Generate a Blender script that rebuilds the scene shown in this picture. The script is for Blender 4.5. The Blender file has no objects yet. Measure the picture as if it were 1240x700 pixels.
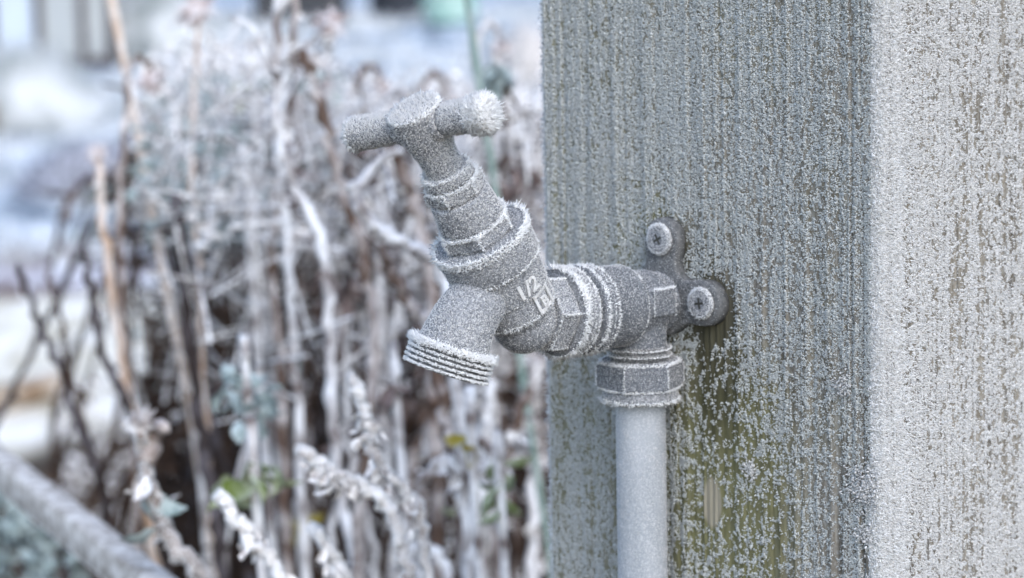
import bpy, bmesh, math, random
import numpy as np
from mathutils import Vector, Matrix

SC = bpy.context.scene
COL = SC.collection
rnd = random.Random(7)
rng = np.random.default_rng(11)

# ------------------------------------------------------------------ camera
FPX, CX, CY = 2800.0, 620.0, 350.0            # focal length and centre in photo pixels (1240 x 700)
CAM = np.array([0.0, 0.0, 0.80])
PITCH, ROLL = math.radians(7.8), math.radians(-1.2)
FWD = np.array([0, math.cos(PITCH), -math.sin(PITCH)])
_r0 = np.array([1.0, 0, 0]); _u0 = np.cross(_r0, FWD)
RT = math.cos(ROLL) * _r0 + math.sin(ROLL) * _u0
UP = -math.sin(ROLL) * _r0 + math.cos(ROLL) * _u0
cd = bpy.data.cameras.new('camera')
cam = bpy.data.objects.new('camera', cd); COL.objects.link(cam)
cam.matrix_world = Matrix(((RT[0], UP[0], -FWD[0], CAM[0]), (RT[1], UP[1], -FWD[1], CAM[1]),
                           (RT[2], UP[2], -FWD[2], CAM[2]), (0, 0, 0, 1)))
cd.sensor_width = 36.0; cd.lens = FPX / 1240 * 36.0
cd.clip_start = 0.02; cd.clip_end = 2000
cd.dof.use_dof = True; cd.dof.focus_distance = 0.643; cd.dof.aperture_fstop = 13.0
SC.camera = cam

# ------------------------------------------------------------------ light
SUN_EL, SUN_AZ = math.radians(40), math.radians(160)     # azimuth clockwise from +Y
w = bpy.data.worlds.new('World'); SC.world = w; w.use_nodes = True
nt = w.node_tree; bg = nt.nodes['Background']
sky = nt.nodes.new('ShaderNodeTexSky'); sky.sky_type = 'NISHITA'; sky.sun_disc = False
sky.sun_elevation = SUN_EL; sky.sun_rotation = SUN_AZ
sky.dust_density = 1.2; sky.air_density = 1.0; sky.ozone_density = 1.3
hs = nt.nodes.new('ShaderNodeHueSaturation'); hs.inputs['Saturation'].default_value = .88      # thin winter haze
nt.links.new(sky.outputs[0], hs.inputs['Color']); nt.links.new(hs.outputs[0], bg.inputs[0]); bg.inputs[1].default_value = 0.15
sl = bpy.data.lights.new('sun', 'SUN'); sl.energy = 0.6; sl.angle = math.radians(40); sl.color = (1.0, 0.965, 0.92)
so = bpy.data.objects.new('sun', sl); COL.objects.link(so)
sdir = Vector((math.sin(SUN_AZ) * math.cos(SUN_EL), math.cos(SUN_AZ) * math.cos(SUN_EL), math.sin(SUN_EL)))
so.rotation_euler = sdir.to_track_quat('Z', 'Y').to_euler(); so.location = (3, 1, 4)
SC.view_settings.view_transform = 'Standard'; SC.view_settings.look = 'None'
SC.view_settings.gamma = 1.0; SC.view_settings.exposure = 1.28
SC.render.engine = 'CYCLES'
SC.cycles.max_bounces = 5; SC.cycles.diffuse_bounces = 3; SC.cycles.transmission_bounces = 2
SC.cycles.transparent_max_bounces = 4
SC.cycles.use_denoising = True

def at(x, y, D):
    """point seen at photo pixel x, y at depth D (metres along the view axis)"""
    return CAM + D * (FWD + RT * (x - CX) / FPX - UP * (y - CY) / FPX)

# ------------------------------------------------------------------ materials
def mat(name, rough=0.8, spec=0.3):
    m = bpy.data.materials.new(name); m.use_nodes = True
    b = m.node_tree.nodes['Principled BSDF']
    b.inputs['Roughness'].default_value = rough
    b.inputs['Specular IOR Level'].default_value = spec
    return m, m.node_tree, b

def N(t, kind, **kw):
    n = t.nodes.new(kind)
    for k, v in kw.items():
        if k in n.inputs.keys(): n.inputs[k].default_value = v
        else: setattr(n, k, v)
    return n

def noise(t, scale, detail=4, rough=.55, stretch=None, dist=0.0, coord='Object'):
    tc = N(t, 'ShaderNodeTexCoord')
    n = N(t, 'ShaderNodeTexNoise', Scale=scale, Detail=detail, Roughness=rough, Distortion=dist)
    if stretch:
        mp = N(t, 'ShaderNodeMapping'); mp.inputs['Scale'].default_value = stretch
        t.links.new(tc.outputs[coord], mp.inputs[0]); t.links.new(mp.outputs[0], n.inputs['Vector'])
    else:
        t.links.new(tc.outputs[coord], n.inputs['Vector'])
    return n.outputs['Fac']

def ramp(t, fac, stops):
    r = N(t, 'ShaderNodeValToRGB'); el = r.color_ramp.elements
    while len(el) < len(stops): el.new(0.5)
    for e, (p, c) in zip(el, stops):
        e.position = p; e.color = (*c, 1) if len(c) == 3 else c
    t.links.new(fac, r.inputs[0]); return r.outputs[0]

def mix(t, fac, a, b):
    m = N(t, 'ShaderNodeMix', data_type='RGBA')
    for sock, v in ((m.inputs[0], fac), (m.inputs[6], a), (m.inputs[7], b)):
        if isinstance(v, (int, float)): sock.default_value = v
        elif isinstance(v, tuple): sock.default_value = (*v, 1)
        else: t.links.new(v, sock)
    return m.outputs[2]

def mth(t, op, a, b=0.0, clamp=False):
    m = N(t, 'ShaderNodeMath', operation=op); m.use_clamp = clamp
    for s, v in ((m.inputs[0], a), (m.inputs[1], b)):
        if isinstance(v, (int, float)): s.default_value = v
        else: t.links.new(v, s)
    return m.outputs[0]

def bump(t, b, h, strength, dist):
    bp = N(t, 'ShaderNodeBump', Strength=strength, Distance=dist)
    t.links.new(h, bp.inputs['Height']); t.links.new(bp.outputs[0], b.inputs['Normal'])

def noise_mat(name, stops, scale, rough=.85, bs=.0, bd=.001, stretch=None, spec=.2, detail=4, coord='Object'):
    m, t, b = mat(name, rough, spec)
    f = noise(t, scale, detail, stretch=stretch, coord=coord)
    t.links.new(ramp(t, f, stops), b.inputs['Base Color'])
    if bs: bump(t, b, f, bs, bd)
    return m

M = {}
def frost_mat(name, col, tr):
    m, t, b = mat(name, .45, .5)
    f = noise(t, 900, 1)
    c = ramp(t, f, [(.3, tuple(x * .82 for x in col)), (.7, col)])
    t.links.new(c, b.inputs['Base Color'])
    tl = N(t, 'ShaderNodeBsdfTranslucent'); t.links.new(c, tl.inputs[0])
    ms = N(t, 'ShaderNodeMixShader'); ms.inputs[0].default_value = tr
    t.links.new(b.outputs[0], ms.inputs[1]); t.links.new(tl.outputs[0], ms.inputs[2])
    t.links.new(ms.outputs[0], t.nodes['Material Output'].inputs[0])
    return m
M['frost'] = frost_mat('frost', (.78, .79, .805), .12)
M['rim'] = frost_mat('rim_frost', (.93, .955, .985), .15)
M['grain'] = frost_mat('grain_frost', (.60, .63, .63), .12)
M['grain2'] = frost_mat('grain_frost_dense', (.68, .685, .69), .12)
M['metal'] = noise_mat('frosted_brass', [(.34, (.11, .118, .13)), (.52, (.21, .222, .242)), (.74, (.36, .375, .40))], 1400, .7, .6, .0003, detail=3)
M['bare'] = noise_mat('bare_metal', [(.3, (.07, .075, .08)), (.7, (.17, .175, .18))], 700, .55, .4, .0003)
M['metal2'] = noise_mat('elbow_metal', [(.34, (.075, .085, .10)), (.52, (.135, .148, .168)), (.76, (.26, .28, .31))], 1400, .65, .6, .0003, detail=3)
M['dark'] = noise_mat('dark_gap', [(.3, (.03, .03, .028)), (.7, (.07, .07, .06))], 500, .9)

# pipe: pale grey with a little grime
m, t, b = mat('painted_pipe', .6, .3)
f1 = noise(t, 60, 5, stretch=(1, 1, .25)); f2 = noise(t, 1500, 2)
c = ramp(t, f1, [(.3, (.25, .28, .31)), (.55, (.34, .37, .41)), (.75, (.42, .445, .475))])
c = mix(t, mth(t, 'MULTIPLY', ramp(t, f2, [(.45, (0, 0, 0)), (.75, (1, 1, 1))]), .35), c, (.75, .77, .8))
f4 = noise(t, 140, 4, .7, stretch=(1, 1, .15)); c = mix(t, mth(t, 'MULTIPLY', ramp(t, f4, [(.62, (0, 0, 0)), (.74, (1, 1, 1))]), .45), c, (.30, .27, .22))
t.links.new(c, b.inputs['Base Color']); bump(t, b, f2, .35, .0003); M['pipe'] = m

# ------------------------------------------------------------------ mesh helpers
def new_mesh(name, V, F, m=None, smooth=True):
    me = bpy.data.meshes.new(name)
    me.from_pydata([tuple(map(float, v)) for v in V], [], F)
    if smooth: me.polygons.foreach_set('use_smooth', [True] * len(me.polygons))
    if m: me.materials.append(m)
    return me

def link(name, me, parent=None, **props):
    o = bpy.data.objects.new(name, me); COL.objects.link(o)
    if parent is not None: o.parent = parent
    for k, v in props.items(): o[k] = v
    return o

def thing(name, label, cat, loc=(0, 0, 0), rz=0.0, group=None):
    o = bpy.data.objects.new(name, None); COL.objects.link(o)
    o.location = loc; o.rotation_euler = (0, 0, rz); o.empty_display_size = .02
    o['label'] = label; o['category'] = cat
    if group: o['group'] = group
    return o

def frame_from(axis, hint=None):
    a = np.array(axis, float); a /= np.linalg.norm(a)
    h = np.array(hint if hint is not None else ((0, 0, 1) if abs(a[2]) < .9 else (1, 0, 0)), float)
    x = h - a * (h @ a); x /= np.linalg.norm(x)
    return x, np.cross(a, x), a

def lathe(prof, o, axis, seg=72, hint=None):
    """prof: list of (s, r) along axis from origin o"""
    x, y, a = frame_from(axis, hint); o = np.array(o, float)
    V = []; F = []
    for s, r in prof:
        for k in range(seg):
            an = 2 * math.pi * k / seg
            V.append(o + a * s + (x * math.cos(an) + y * math.sin(an)) * r)
    n = len(prof)
    for i in range(n - 1):
        for k in range(seg):
            k2 = (k + 1) % seg
            F.append((i * seg + k, i * seg + k2, (i + 1) * seg + k2, (i + 1) * seg + k))
    F.append(tuple(range(seg))[::-1]); F.append(tuple((n - 1) * seg + k for k in range(seg)))
    return V, F

def hexprism(o, axis, s0, s1, R, hint=None, ch=.0008, rot=0.0, n=6):
    x, y, a = frame_from(axis, hint); o = np.array(o, float); V = []; F = []
    def ring(s, R_, sub=6, rounded=False):
        L = []
        for k in range(n):
            p = [R * np.array((math.cos(rot + 2 * math.pi * (k + j) / n), math.sin(rot + 2 * math.pi * (k + j) / n))) for j in (0, 1)]
            for q in range(sub):
                v = p[0] + (p[1] - p[0]) * q / sub
                l = np.linalg.norm(v)
                if R_ < l: v = v * R_ / l
                L.append(o + a * s + x * v[0] + y * v[1])
        return L
    ap = R * math.cos(math.pi / n)
    rows = [ring(s0, ap * .985), ring(s0 + ch * 1.3, R), ring(s1 - ch * 1.3, R), ring(s1, ap * .985)]
    m_ = len(rows[0])
    for r_ in rows: V += r_
    for i in range(3):
        for k in range(m_):
            k2 = (k + 1) % m_
            F.append((i * m_ + k, i * m_ + k2, (i + 1) * m_ + k2, (i + 1) * m_ + k))
    F.append(tuple(range(m_))[::-1]); F.append(tuple(3 * m_ + k for k in range(m_)))
    return V, F

def join(*parts):
    V = []; F = []
    for v, f in parts:
        o = len(V); V += list(v); F += [tuple(i + o for i in q) for q in f]
    return V, F

def sphere(c, r, seg=32, rings=20, sc=(1, 1, 1)):
    V = []; F = []
    for i in range(rings + 1):
        th = math.pi * i / rings
        for k in range(seg):
            ph = 2 * math.pi * k / seg
            V.append(np.array(c) + r * np.array((math.sin(th) * math.cos(ph) * sc[0], math.sin(th) * math.sin(ph) * sc[1], math.cos(th) * sc[2])))
    for i in range(rings):
        for k in range(seg):
            k2 = (k + 1) % seg
            F.append((i * seg + k, (i + 1) * seg + k, (i + 1) * seg + k2, i * seg + k2))
    return V, F

def box(lo, hi):
    (a, b_, c), (d, e, f) = lo, hi
    V = [np.array(p) for p in ((a, b_, c), (d, b_, c), (d, e, c), (a, e, c), (a, b_, f), (d, b_, f), (d, e, f), (a, e, f))]
    return V, [(3, 2, 1, 0), (4, 5, 6, 7), (0, 1, 5, 4), (1, 2, 6, 5), (2, 3, 7, 6), (3, 0, 4, 7)]

def fused(name, VF, voxel, m, smooth_it=4):
    """overlapping solids melted into one skin with soft fillets"""
    me = new_mesh('tmp', *VF)
    bm_ = bmesh.new(); bm_.from_mesh(me); bmesh.ops.remove_doubles(bm_, verts=bm_.verts, dist=1e-6)
    bmesh.ops.recalc_face_normals(bm_, faces=bm_.faces); bm_.to_mesh(me); bm_.free()
    o = link('tmp', me)
    rm = o.modifiers.new('r', 'REMESH'); rm.mode = 'VOXEL'; rm.voxel_size = voxel; rm.use_smooth_shade = True
    sm = o.modifiers.new('s', 'SMOOTH'); sm.factor = .5; sm.iterations = smooth_it
    dg = bpy.context.evaluated_depsgraph_get()
    out = bpy.data.meshes.new_from_object(o.evaluated_get(dg)); out.name = name
    bpy.data.objects.remove(o); bpy.data.meshes.remove(me)
    out.materials.clear(); out.materials.append(m)
    out.polygons.foreach_set('use_smooth', [True] * len(out.polygons))
    return out

def vnoise(x, y, seed=0):
    x = np.asarray(x, float); y = np.asarray(y, float)
    xi = np.floor(x).astype(np.int64); yi = np.floor(y).astype(np.int64)
    fx = x - xi; fy = y - yi; fx = fx * fx * (3 - 2 * fx); fy = fy * fy * (3 - 2 * fy)
    def h(a, b_):
        v = (a * 374761393 + b_ * 668265263 + seed * 1442695041) & 0xFFFFFFFF
        v = ((v ^ (v >> 13)) * 1274126177) & 0xFFFFFFFF
        return ((v ^ (v >> 16)) & 0xFFFF) / 65535.0
    return (h(xi, yi) * (1 - fx) + h(xi + 1, yi) * fx) * (1 - fy) + (h(xi, yi + 1) * (1 - fx) + h(xi + 1, yi + 1) * fx) * fy

def mesh_samples(me, density):
    """random points and normals over a mesh, density per square millimetre"""
    me.calc_loop_triangles()
    nt_ = len(me.loop_triangles)
    tri = np.empty(nt_ * 3, np.int32); me.loop_triangles.foreach_get('vertices', tri); tri = tri.reshape(-1, 3)
    co = np.empty(len(me.vertices) * 3, np.float32); me.vertices.foreach_get('co', co); co = co.reshape(-1, 3).astype(float)
    a, b_, c = co[tri[:, 0]], co[tri[:, 1]], co[tri[:, 2]]
    cr = np.cross(b_ - a, c - a); ar = np.linalg.norm(cr, axis=1) / 2
    n = int(ar.sum() * 1e6 * density)
    idx = rng.choice(nt_, n, p=ar / ar.sum())
    u = rng.random(n); v = rng.random(n); s = u + v > 1; u[s] = 1 - u[s]; v[s] = 1 - v[s]
    P = a[idx] + (b_ - a)[idx] * u[:, None] + (c - a)[idx] * v[:, None]
    return P, cr[idx] / (np.linalg.norm(cr[idx], axis=1)[:, None] + 1e-12)

def crystals(name, P, D, L, R, m, parent, sink=.15, fat=False, **props):
    """one mesh of small ice crystals: three-sided spikes, or stubby grains when fat"""
    n = len(P)
    D = D / (np.linalg.norm(D, axis=1)[:, None] + 1e-12)
    h = rng.normal(size=(n, 3)); X = np.cross(D, h); X /= np.linalg.norm(X, axis=1)[:, None] + 1e-12
    Y = np.cross(D, X)
    L = np.broadcast_to(L, n)[:, None]; R = np.broadcast_to(R, n)[:, None]
    base = P - D * L * sink
    k = 3
    ring = []
    for j in range(k):
        an = 2 * math.pi * j / k
        jit = (.7 + .6 * rng.random((n, 1)))
        ring.append(base + (X * math.cos(an) + Y * math.sin(an)) * R * jit)
    if fat:
        mid = [p + D * L * (.45 + .5 * rng.random((n, 1))) + rng.normal(size=(n, 3)) * R * .25 for p in ring]
        tip = P + D * L + rng.normal(size=(n, 3)) * R * .3
        V = np.stack(ring + mid + [tip], 1).reshape(-1, 3); s = 7
        Fq = []
        for j in range(3):
            j2 = (j + 1) % 3
            Fq += [(j, j2, 3 + j2), (j, 3 + j2, 3 + j), (3 + j, 3 + j2, 6)]
    else:
        tip = P + D * L
        V = np.stack(ring + [tip], 1).reshape(-1, 3); s = 4
        Fq = [(0, 1, 3), (1, 2, 3), (2, 0, 3)]
    Fq = np.array(Fq, np.int32)
    F = (Fq[None] + (np.arange(n, dtype=np.int32) * s)[:, None, None]).reshape(-1, 3)
    me = bpy.data.meshes.new(name)
    me.vertices.add(len(V)); me.vertices.foreach_set('co', V.astype(np.float32).ravel())
    me.loops.add(F.size); me.loops.foreach_set('vertex_index', F.ravel())
    me.polygons.add(len(F)); me.polygons.foreach_set('loop_start', np.arange(0, F.size, 3, dtype=np.int32))
    me.polygons.foreach_set('loop_total', np.full(len(F), 3, np.int32))
    me.update(calc_edges=True); me.materials.append(m)
    o = link(name, me, parent); o['kind'] = 'stuff'
    for kk, v in props.items(): o[kk] = v
    return o

def frost(part, density=7, L=(.22, .55), R=.13, m='frost', spread=.5, up=.15, keep=None, grow=None, rims=(), name='frost'):
    P, Nn = mesh_samples(part.data, density * 1.5); R = R * .84
    cl = vnoise(P[:, 1] * 900 + P[:, 2] * 400, P[:, 2] * 800 - P[:, 0] * 700, 81) * .55 + vnoise(P[:, 1] * 260 + P[:, 0] * 160, P[:, 2] * 260, 82) * .45
    q = .25 + 1.15 * cl + .35 * np.clip(Nn[:, 2], -.8, 1) > rng.random(len(P)) * 1.05; P, Nn = P[q], Nn[q]
    if keep is not None:
        q = keep(P, Nn) > rng.random(len(P)); P, Nn = P[q], Nn[q]
    n = len(P)
    D = Nn + rng.normal(size=(n, 3)) * spread; D[:, 2] += up
    ln = (L[0] + (L[1] - L[0]) * rng.random(n) ** 1.6)
    if grow is not None: ln = ln * grow(P, Nn)
    crystals(name, P, D, ln * 1e-3, R * 1e-3 * (.7 + .6 * rng.random(n)) * np.sqrt(np.clip(ln / L[1] + .5, .6, 2)), M[m], part)
    Ps, Ds, Ls = [], [], []
    for kind, *a in rims:
        if kind == 'ring':      # centre, axis, radius, length, needles per mm, outward bias along axis
            c, ax, r, lng, dens, bias = a
            x, y, az = frame_from(ax)
            k = int(2 * math.pi * r * 1e3 * dens); an = rng.random(k) * 2 * math.pi
            rad = np.cos(an)[:, None] * x + np.sin(an)[:, None] * y
            jj = .8 * lng * 1e-3 * .4
            Ps.append(np.array(c) + rad * (r + rng.normal(size=(k, 1)) * .0002) + az * rng.normal(size=(k, 1)) * jj)
            Ds.append(rad + az * bias + rng.normal(size=(k, 3)) * .45 + np.array((0, 0, up)))
            Ls.append(lng * 1.08 * (.4 + .6 * rng.random(k)) * (.75 + .5 * vnoise(an * 7, an * 0, int(r * 1e5) % 97)))
        else:                   # 'line': points, outward direction, length, density
            pts, out, lng, dens = a
            for p, q in zip(pts[:-1], pts[1:]):
                p = np.array(p, float); q = np.array(q, float)
                k = max(2, int(np.linalg.norm(q - p) * 1e3 * dens))
                s = rng.random((k, 1))
                Ps.append(p + (q - p) * s + rng.normal(size=(k, 3)) * .0002)
                Ds.append(np.broadcast_to(np.array(out, float), (k, 3)) + rng.normal(size=(k, 3)) * .5)
                Ls.append(lng * 1.1 * (.4 + .6 * rng.random(k)))
    if Ps:
        P = np.concatenate(Ps); D = np.concatenate(Ds); Lg = np.concatenate(Ls)
        crystals('rim_' + name, P, D, Lg * 1e-3 * rng.choice([.6, 1, 1.35], len(Lg)), (.13 + .07 * Lg) * 1e-3, M['rim'], part)

# ------------------------------------------------------------------ the post
TH = math.radians(47)
n_ = np.array([-math.sin(TH), -math.cos(TH), 0]); t_ = np.array([math.cos(TH), -math.sin(TH), 0])
d0 = FWD + RT * (808 - CX) / FPX - UP * (363 - CY) / FPX
P0 = CAM + d0 / np.linalg.norm(d0) * .70       # middle of the wall plate, on the post's face
RZ = math.atan2(n_[1], n_[0])                  # local x = out of the face, y = along it to the right, z = up
Z0 = P0[2]
TL, TR, DEP = -.0528, .0793, .110               # left edge, right corner, depth of the post

def h_left(t, v):       # relief of the face carrying the tap (metres, outward)
    g = vnoise(t * 900, v * 14, 1) * .5 + vnoise(t * 2100, v * 30, 2) * .3 + vnoise(t * 300, v * 6, 3) * .6
    g = (g - .7) * .0015
    wob = (vnoise(v * 12, v * 0, 5) - .5) * .0018
    cr = np.exp(-((t - .0745 - wob) / .00045) ** 2) * .0022 * np.clip((-v - .018) / .03, .25, 1)
    cr2 = np.exp(-((t - .0705 - wob * .6) / .0005) ** 2) * .0009 * np.clip((v + .06) / .05, 0, 1)
    edge = np.clip((t - TR + .0028) / .0028, 0, 1) ** 2 * .0022 + np.clip((TL + .0022 - t) / .0022, 0, 1) ** 2 * .002
    return g - cr - cr2 - edge
def h_right(d, v):
    g = vnoise(d * 800, v * 16, 11) * .5 + vnoise(d * 1900, v * 34, 12) * .3 + vnoise(d * 260, v * 6, 13) * .7
    ck = np.exp(-((d - .048 - (vnoise(v * 14, v * 0, 15) - .5) * .005) / .0007) ** 2) * .0012 * (vnoise(v * 20, v * 0, 16) > .5)
    return (g - .75) * .0015 - np.clip((.0028 - d) / .0028, 0, 1) ** 2 * .0022 - ck

# wood: grey weathered grain, moss, darker patches by the fitting, paler knot; all fixed to the wood
m, t, b = mat('weathered_wood', .85, .15)
f1 = noise(t, 40, 6, .65, stretch=(14, 14, .45)); f2 = noise(t, 22, 3, stretch=(1, 1, .45)); f3 = noise(t, 420, 3, stretch=(1, 1, .35))
c = ramp(t, f1, [(.28, (.05, .044, .036)), (.45, (.14, .125, .10)), (.6, (.215, .195, .16)), (.78, (.30, .275, .23))])
tc = N(t, 'ShaderNodeTexCoord'); sp = N(t, 'ShaderNodeSeparateXYZ'); t.links.new(tc.outputs['Object'], sp.inputs[0])
X_, Y_, Z_ = sp.outputs
zz = mth(t, 'SUBTRACT', Z_, Z0)
def blob(cy, cz, ry, rz, wob=.5):
    a = mth(t, 'DIVIDE', mth(t, 'SUBTRACT', Y_, cy), ry); d = mth(t, 'DIVIDE', mth(t, 'SUBTRACT', zz, cz), rz)
    q = mth(t, 'ADD', mth(t, 'MULTIPLY', a, a), mth(t, 'MULTIPLY', d, d))
    q = mth(t, 'ADD', q, mth(t, 'MULTIPLY', mth(t, 'SUBTRACT', f2, .5), wob * 4))
    return mth(t, 'SUBTRACT', 1.0, q, clamp=True)
front = mth(t, 'GREATER_THAN', X_, -.004)
moss = mth(t, 'MULTIPLY', mth(t, 'ADD', mth(t, 'MULTIPLY', blob(.022, -.058, .036, .062, .4), 1.0),
        mth(t, 'MULTIPLY', blob(-.010, .018, .016, .02, .3), .9)), front)
moss2 = mth(t, 'MULTIPLY', ramp(t, f2, [(.5, (0, 0, 0)), (.68, (1, 1, 1))]), mth(t, 'MULTIPLY', front, .38))
mcol = ramp(t, f3, [(.3, (.07, .075, .026)), (.55, (.16, .16, .062)), (.75, (.24, .24, .11))])
c = mix(t, mth(t, 'MINIMUM', mth(t, 'MULTIPLY', moss, .85), .68), c, mcol)
olive = mth(t, 'MULTIPLY', mth(t, 'MULTIPLY', mth(t, 'SUBTRACT', .035, Y_), 11.0, clamp=True), front)
c = mix(t, mth(t, 'MULTIPLY', olive, .55), c, (.155, .165, .095))
c = mix(t, moss2, c, (.19, .19, .105))
fit_dark = mth(t, 'MULTIPLY', mth(t, 'ADD', blob(.010, .003, .021, .024, .2), blob(.020, -.02, .013, .03, .3)), front)  # wood darker around the plate and to its lower right
c = mix(t, mth(t, 'MINIMUM', mth(t, 'MULTIPLY', fit_dark, .75), .7), c, (.035, .034, .022))
knot = mth(t, 'MULTIPLY', blob(.0175, -.060, .0042, .0085, .15), front)
c = mix(t, mth(t, 'MINIMUM', mth(t, 'MULTIPLY', knot, 2), .8), c, (.34, .31, .25))
film = ramp(t, noise(t, 1300, 3, stretch=(1, 1, .6)), [(.42, (0, 0, 0)), (.72, (1, 1, 1))])     # thin unresolved rime between the grains
c = mix(t, mth(t, 'MULTIPLY', film, mth(t, 'SUBTRACT', .30, mth(t, 'MULTIPLY', mth(t, 'ADD', fit_dark, moss, clamp=True), .5))), c, (.50, .53, .55))
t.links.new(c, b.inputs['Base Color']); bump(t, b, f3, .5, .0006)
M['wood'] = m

base0 = (P0[0], P0[1], 0)
post = thing('wooden_post', 'square weathered wooden post standing upright, coated in hoar frost, carrying the tap', 'post', base0, RZ)
ZB, ZT = 0.0, 1.16
def zrows():
    z = np.concatenate([np.linspace(ZB, Z0 - .13, 30)[:-1], np.linspace(Z0 - .13, Z0 + .13, 110), np.linspace(Z0 + .13, ZT, 24)[1:]])
    return z
zr = zrows(); nt1, nd1 = 300, 300
V = []; F = []
tt1 = np.linspace(TL, TR, nt1); dd1 = np.linspace(0, DEP, nd1)
T_, Z__ = np.meshgrid(tt1, zr)
A = np.stack([h_left(T_, Z__ - Z0), T_, Z__], -1)
D_, Z2 = np.meshgrid(dd1[1:], zr)
hr = h_right(D_, Z2 - Z0)
A[:, -1, 1] = TR + h_right(np.zeros(len(zr)), zr - Z0) 
B = np.stack([-D_, TR + hr, Z2], -1)
D3, Z3 = np.meshgrid(np.linspace(TR, TL, 12)[1:], zr)
Cc = np.stack([np.full_like(D3, -DEP), D3, Z3], -1)
D4, Z4 = np.meshgrid(np.linspace(DEP, 0, 12)[1:-1], zr)
Dd = np.stack([-D4, np.full_like(D4, TL), Z4], -1)
G = np.concatenate([A, B, Cc, Dd], 1); nr, nc = G.shape[:2]
V = G.reshape(-1, 3)
i0 = np.arange(nr - 1)[:, None] * nc; j0 = np.arange(nc)[None]; j1 = (j0 + 1) % nc
Fq = np.stack([i0 + j0, i0 + j1, i0 + nc + j1, i0 + nc + j0], -1).reshape(-1, 4)
F = [tuple(q) for q in Fq.tolist()] + [tuple(range((nr - 1) * nc, nr * nc))]
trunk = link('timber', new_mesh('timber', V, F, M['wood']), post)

# frost grains on the post (local coordinates of the post)
def post_frost(which, dens, v0, v1, L, R, name, fat=True, m='grain', extra=0.0):
    Wd = (TR - TL) if which == 'left' else DEP
    k = int(Wd * (v1 - v0) * 1e6 * dens)
    a = rng.random(k) * Wd + (TL if which == 'left' else 0); v = v0 + rng.random(k) * (v1 - v0)
    cl = vnoise(a * 1000, v * 620, 21) * .62 + vnoise(a * 480, v * 150, 22) * .28 + vnoise(a * 1700, v * 1300, 27) * .55
    st = vnoise(a * 260, v * 12, 23)
    if which == 'left':
        p = (cl - .60) * 2.2 + (st - .5) * .6 + .40
        bigm = vnoise(a * 45, v * 30, 24)
        p += (bigm - .5) * .35 + np.clip((v + .03) / .12, -.1, .22)
        near = np.minimum.reduce([np.hypot(a - .001, v - .018) - .004, np.hypot(a - .0178, v) - .005, np.hypot(a, v) - .006])
        p += extra - .16 * np.clip((a - .005) / .03, 0, 1) + (vnoise(a * 190, v * 7, 25) - .5) * .30
        p *= np.clip((near - .003) / .006, 0, 1) ** .7
        mossz = np.clip(1 - ((a - .021) / .025) ** 2 - ((v + .055) / .055) ** 2, 0, 1)
        p -= mossz * .6; p -= 1.2 * np.clip(1.2 - ((a - .0175) / .0042) ** 2 - ((v + .060) / .0085) ** 2, 0, 1)
        p -= np.exp(-((a - .016) / .007) ** 2) * .45 * (v < -.004) * np.clip(1 + (v + .004) / .05, 0, 1)
        p += np.clip((TL + .004 - a) / .004, 0, 1) * .7 + np.clip((a - TR + .004) / .004, 0, 1) * .9
    else:
        p = (cl - .70) * 2.6 + (st - .5) * .7 + .64 + (vnoise(a * 900, v * 25, 28) - .5) * .7 + (vnoise(a * 50, v * 40, 26) - .5) * .5
        p += np.clip((.012 - a) / .012, 0, 1) * .9
    q = p > rng.random(k) * .9
    a, v = a[q], v[q]; k = len(a)
    if which == 'left':
        P = np.stack([h_left(a, v), a, v + Z0], -1); Nn = np.tile([1.0, 0, 0], (k, 1))
        ed = np.clip((a - TR + .006) / .006, 0, 1); Nn[:, 1] += ed * .8 - np.clip((TL + .003 - a) / .003, 0, 1) * 1.2
        g = 1 + ed * .4
    else:
        P = np.stack([-a, TR + h_right(a, v), v + Z0], -1); Nn = np.tile([0.0, 1, 0], (k, 1))
        ed = np.clip((.016 - a) / .016, 0, 1); Nn[:, 0] += ed * .7; g = 1 + ed * .8
    D = Nn + rng.normal(size=(k, 3)) * (.75 if fat else .6)
    ln = L[0] + (L[1] - L[0]) * rng.random(k) ** 2
    crystals(name, P, D, ln * g * 1e-3, R * 1e-3 * (.55 + .9 * rng.random(k)), M[m], trunk, sink=.3, fat=fat)
post_frost('left', 9, -.115, .115, (.35, 1.0), .225, 'frost_grains', extra=-.12)
post_frost('left', 6, -.115, .115, (.2, .5), .15, 'frost_grains', extra=.15)
post_frost('right', 12, -.115, .115, (.3, 1.0), .21, 'frost_grains', m='grain2')
post_frost('right', 2.5, -.115, .115, (.7, 1.4), .13, 'frost_needles', fat=False, m='rim')
for lo, hi in ((-.70, -.115), (.115, .455)):
    post_frost('left', 1.0, lo, hi, (.6, 1.4), .6, 'frost_grains')
    post_frost('right', 1.2, lo, hi, (.6, 1.6), .6, 'frost_grains', m='frost')
# long needles on both vertical edges
def edge_needles(y, x, out, k, L, jx, name):
    v = (rng.random(k) - .5) * .26
    P = np.stack([x + rng.normal(size=k) * jx, y + rng.normal(size=k) * jx * .5, Z0 + v], -1)
    D = np.array(out, float) + rng.normal(size=(k, 3)) * .5
    crystals(name, P, D, L * 1e-3 * (.4 + .6 * rng.random(k)) * (.6 + .8 * vnoise(v * 300, v * 0, 31)), .16e-3, M['rim'], trunk)
edge_needles(TL + .0003, -.0012, (.5, -1, 0), 7000, 1.5, .0008, 'edge_needles')
edge_needles(TR - .0008, -.0018, (.8, 1, .1), 12000, 1.6, .0013, 'edge_needles')
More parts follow.
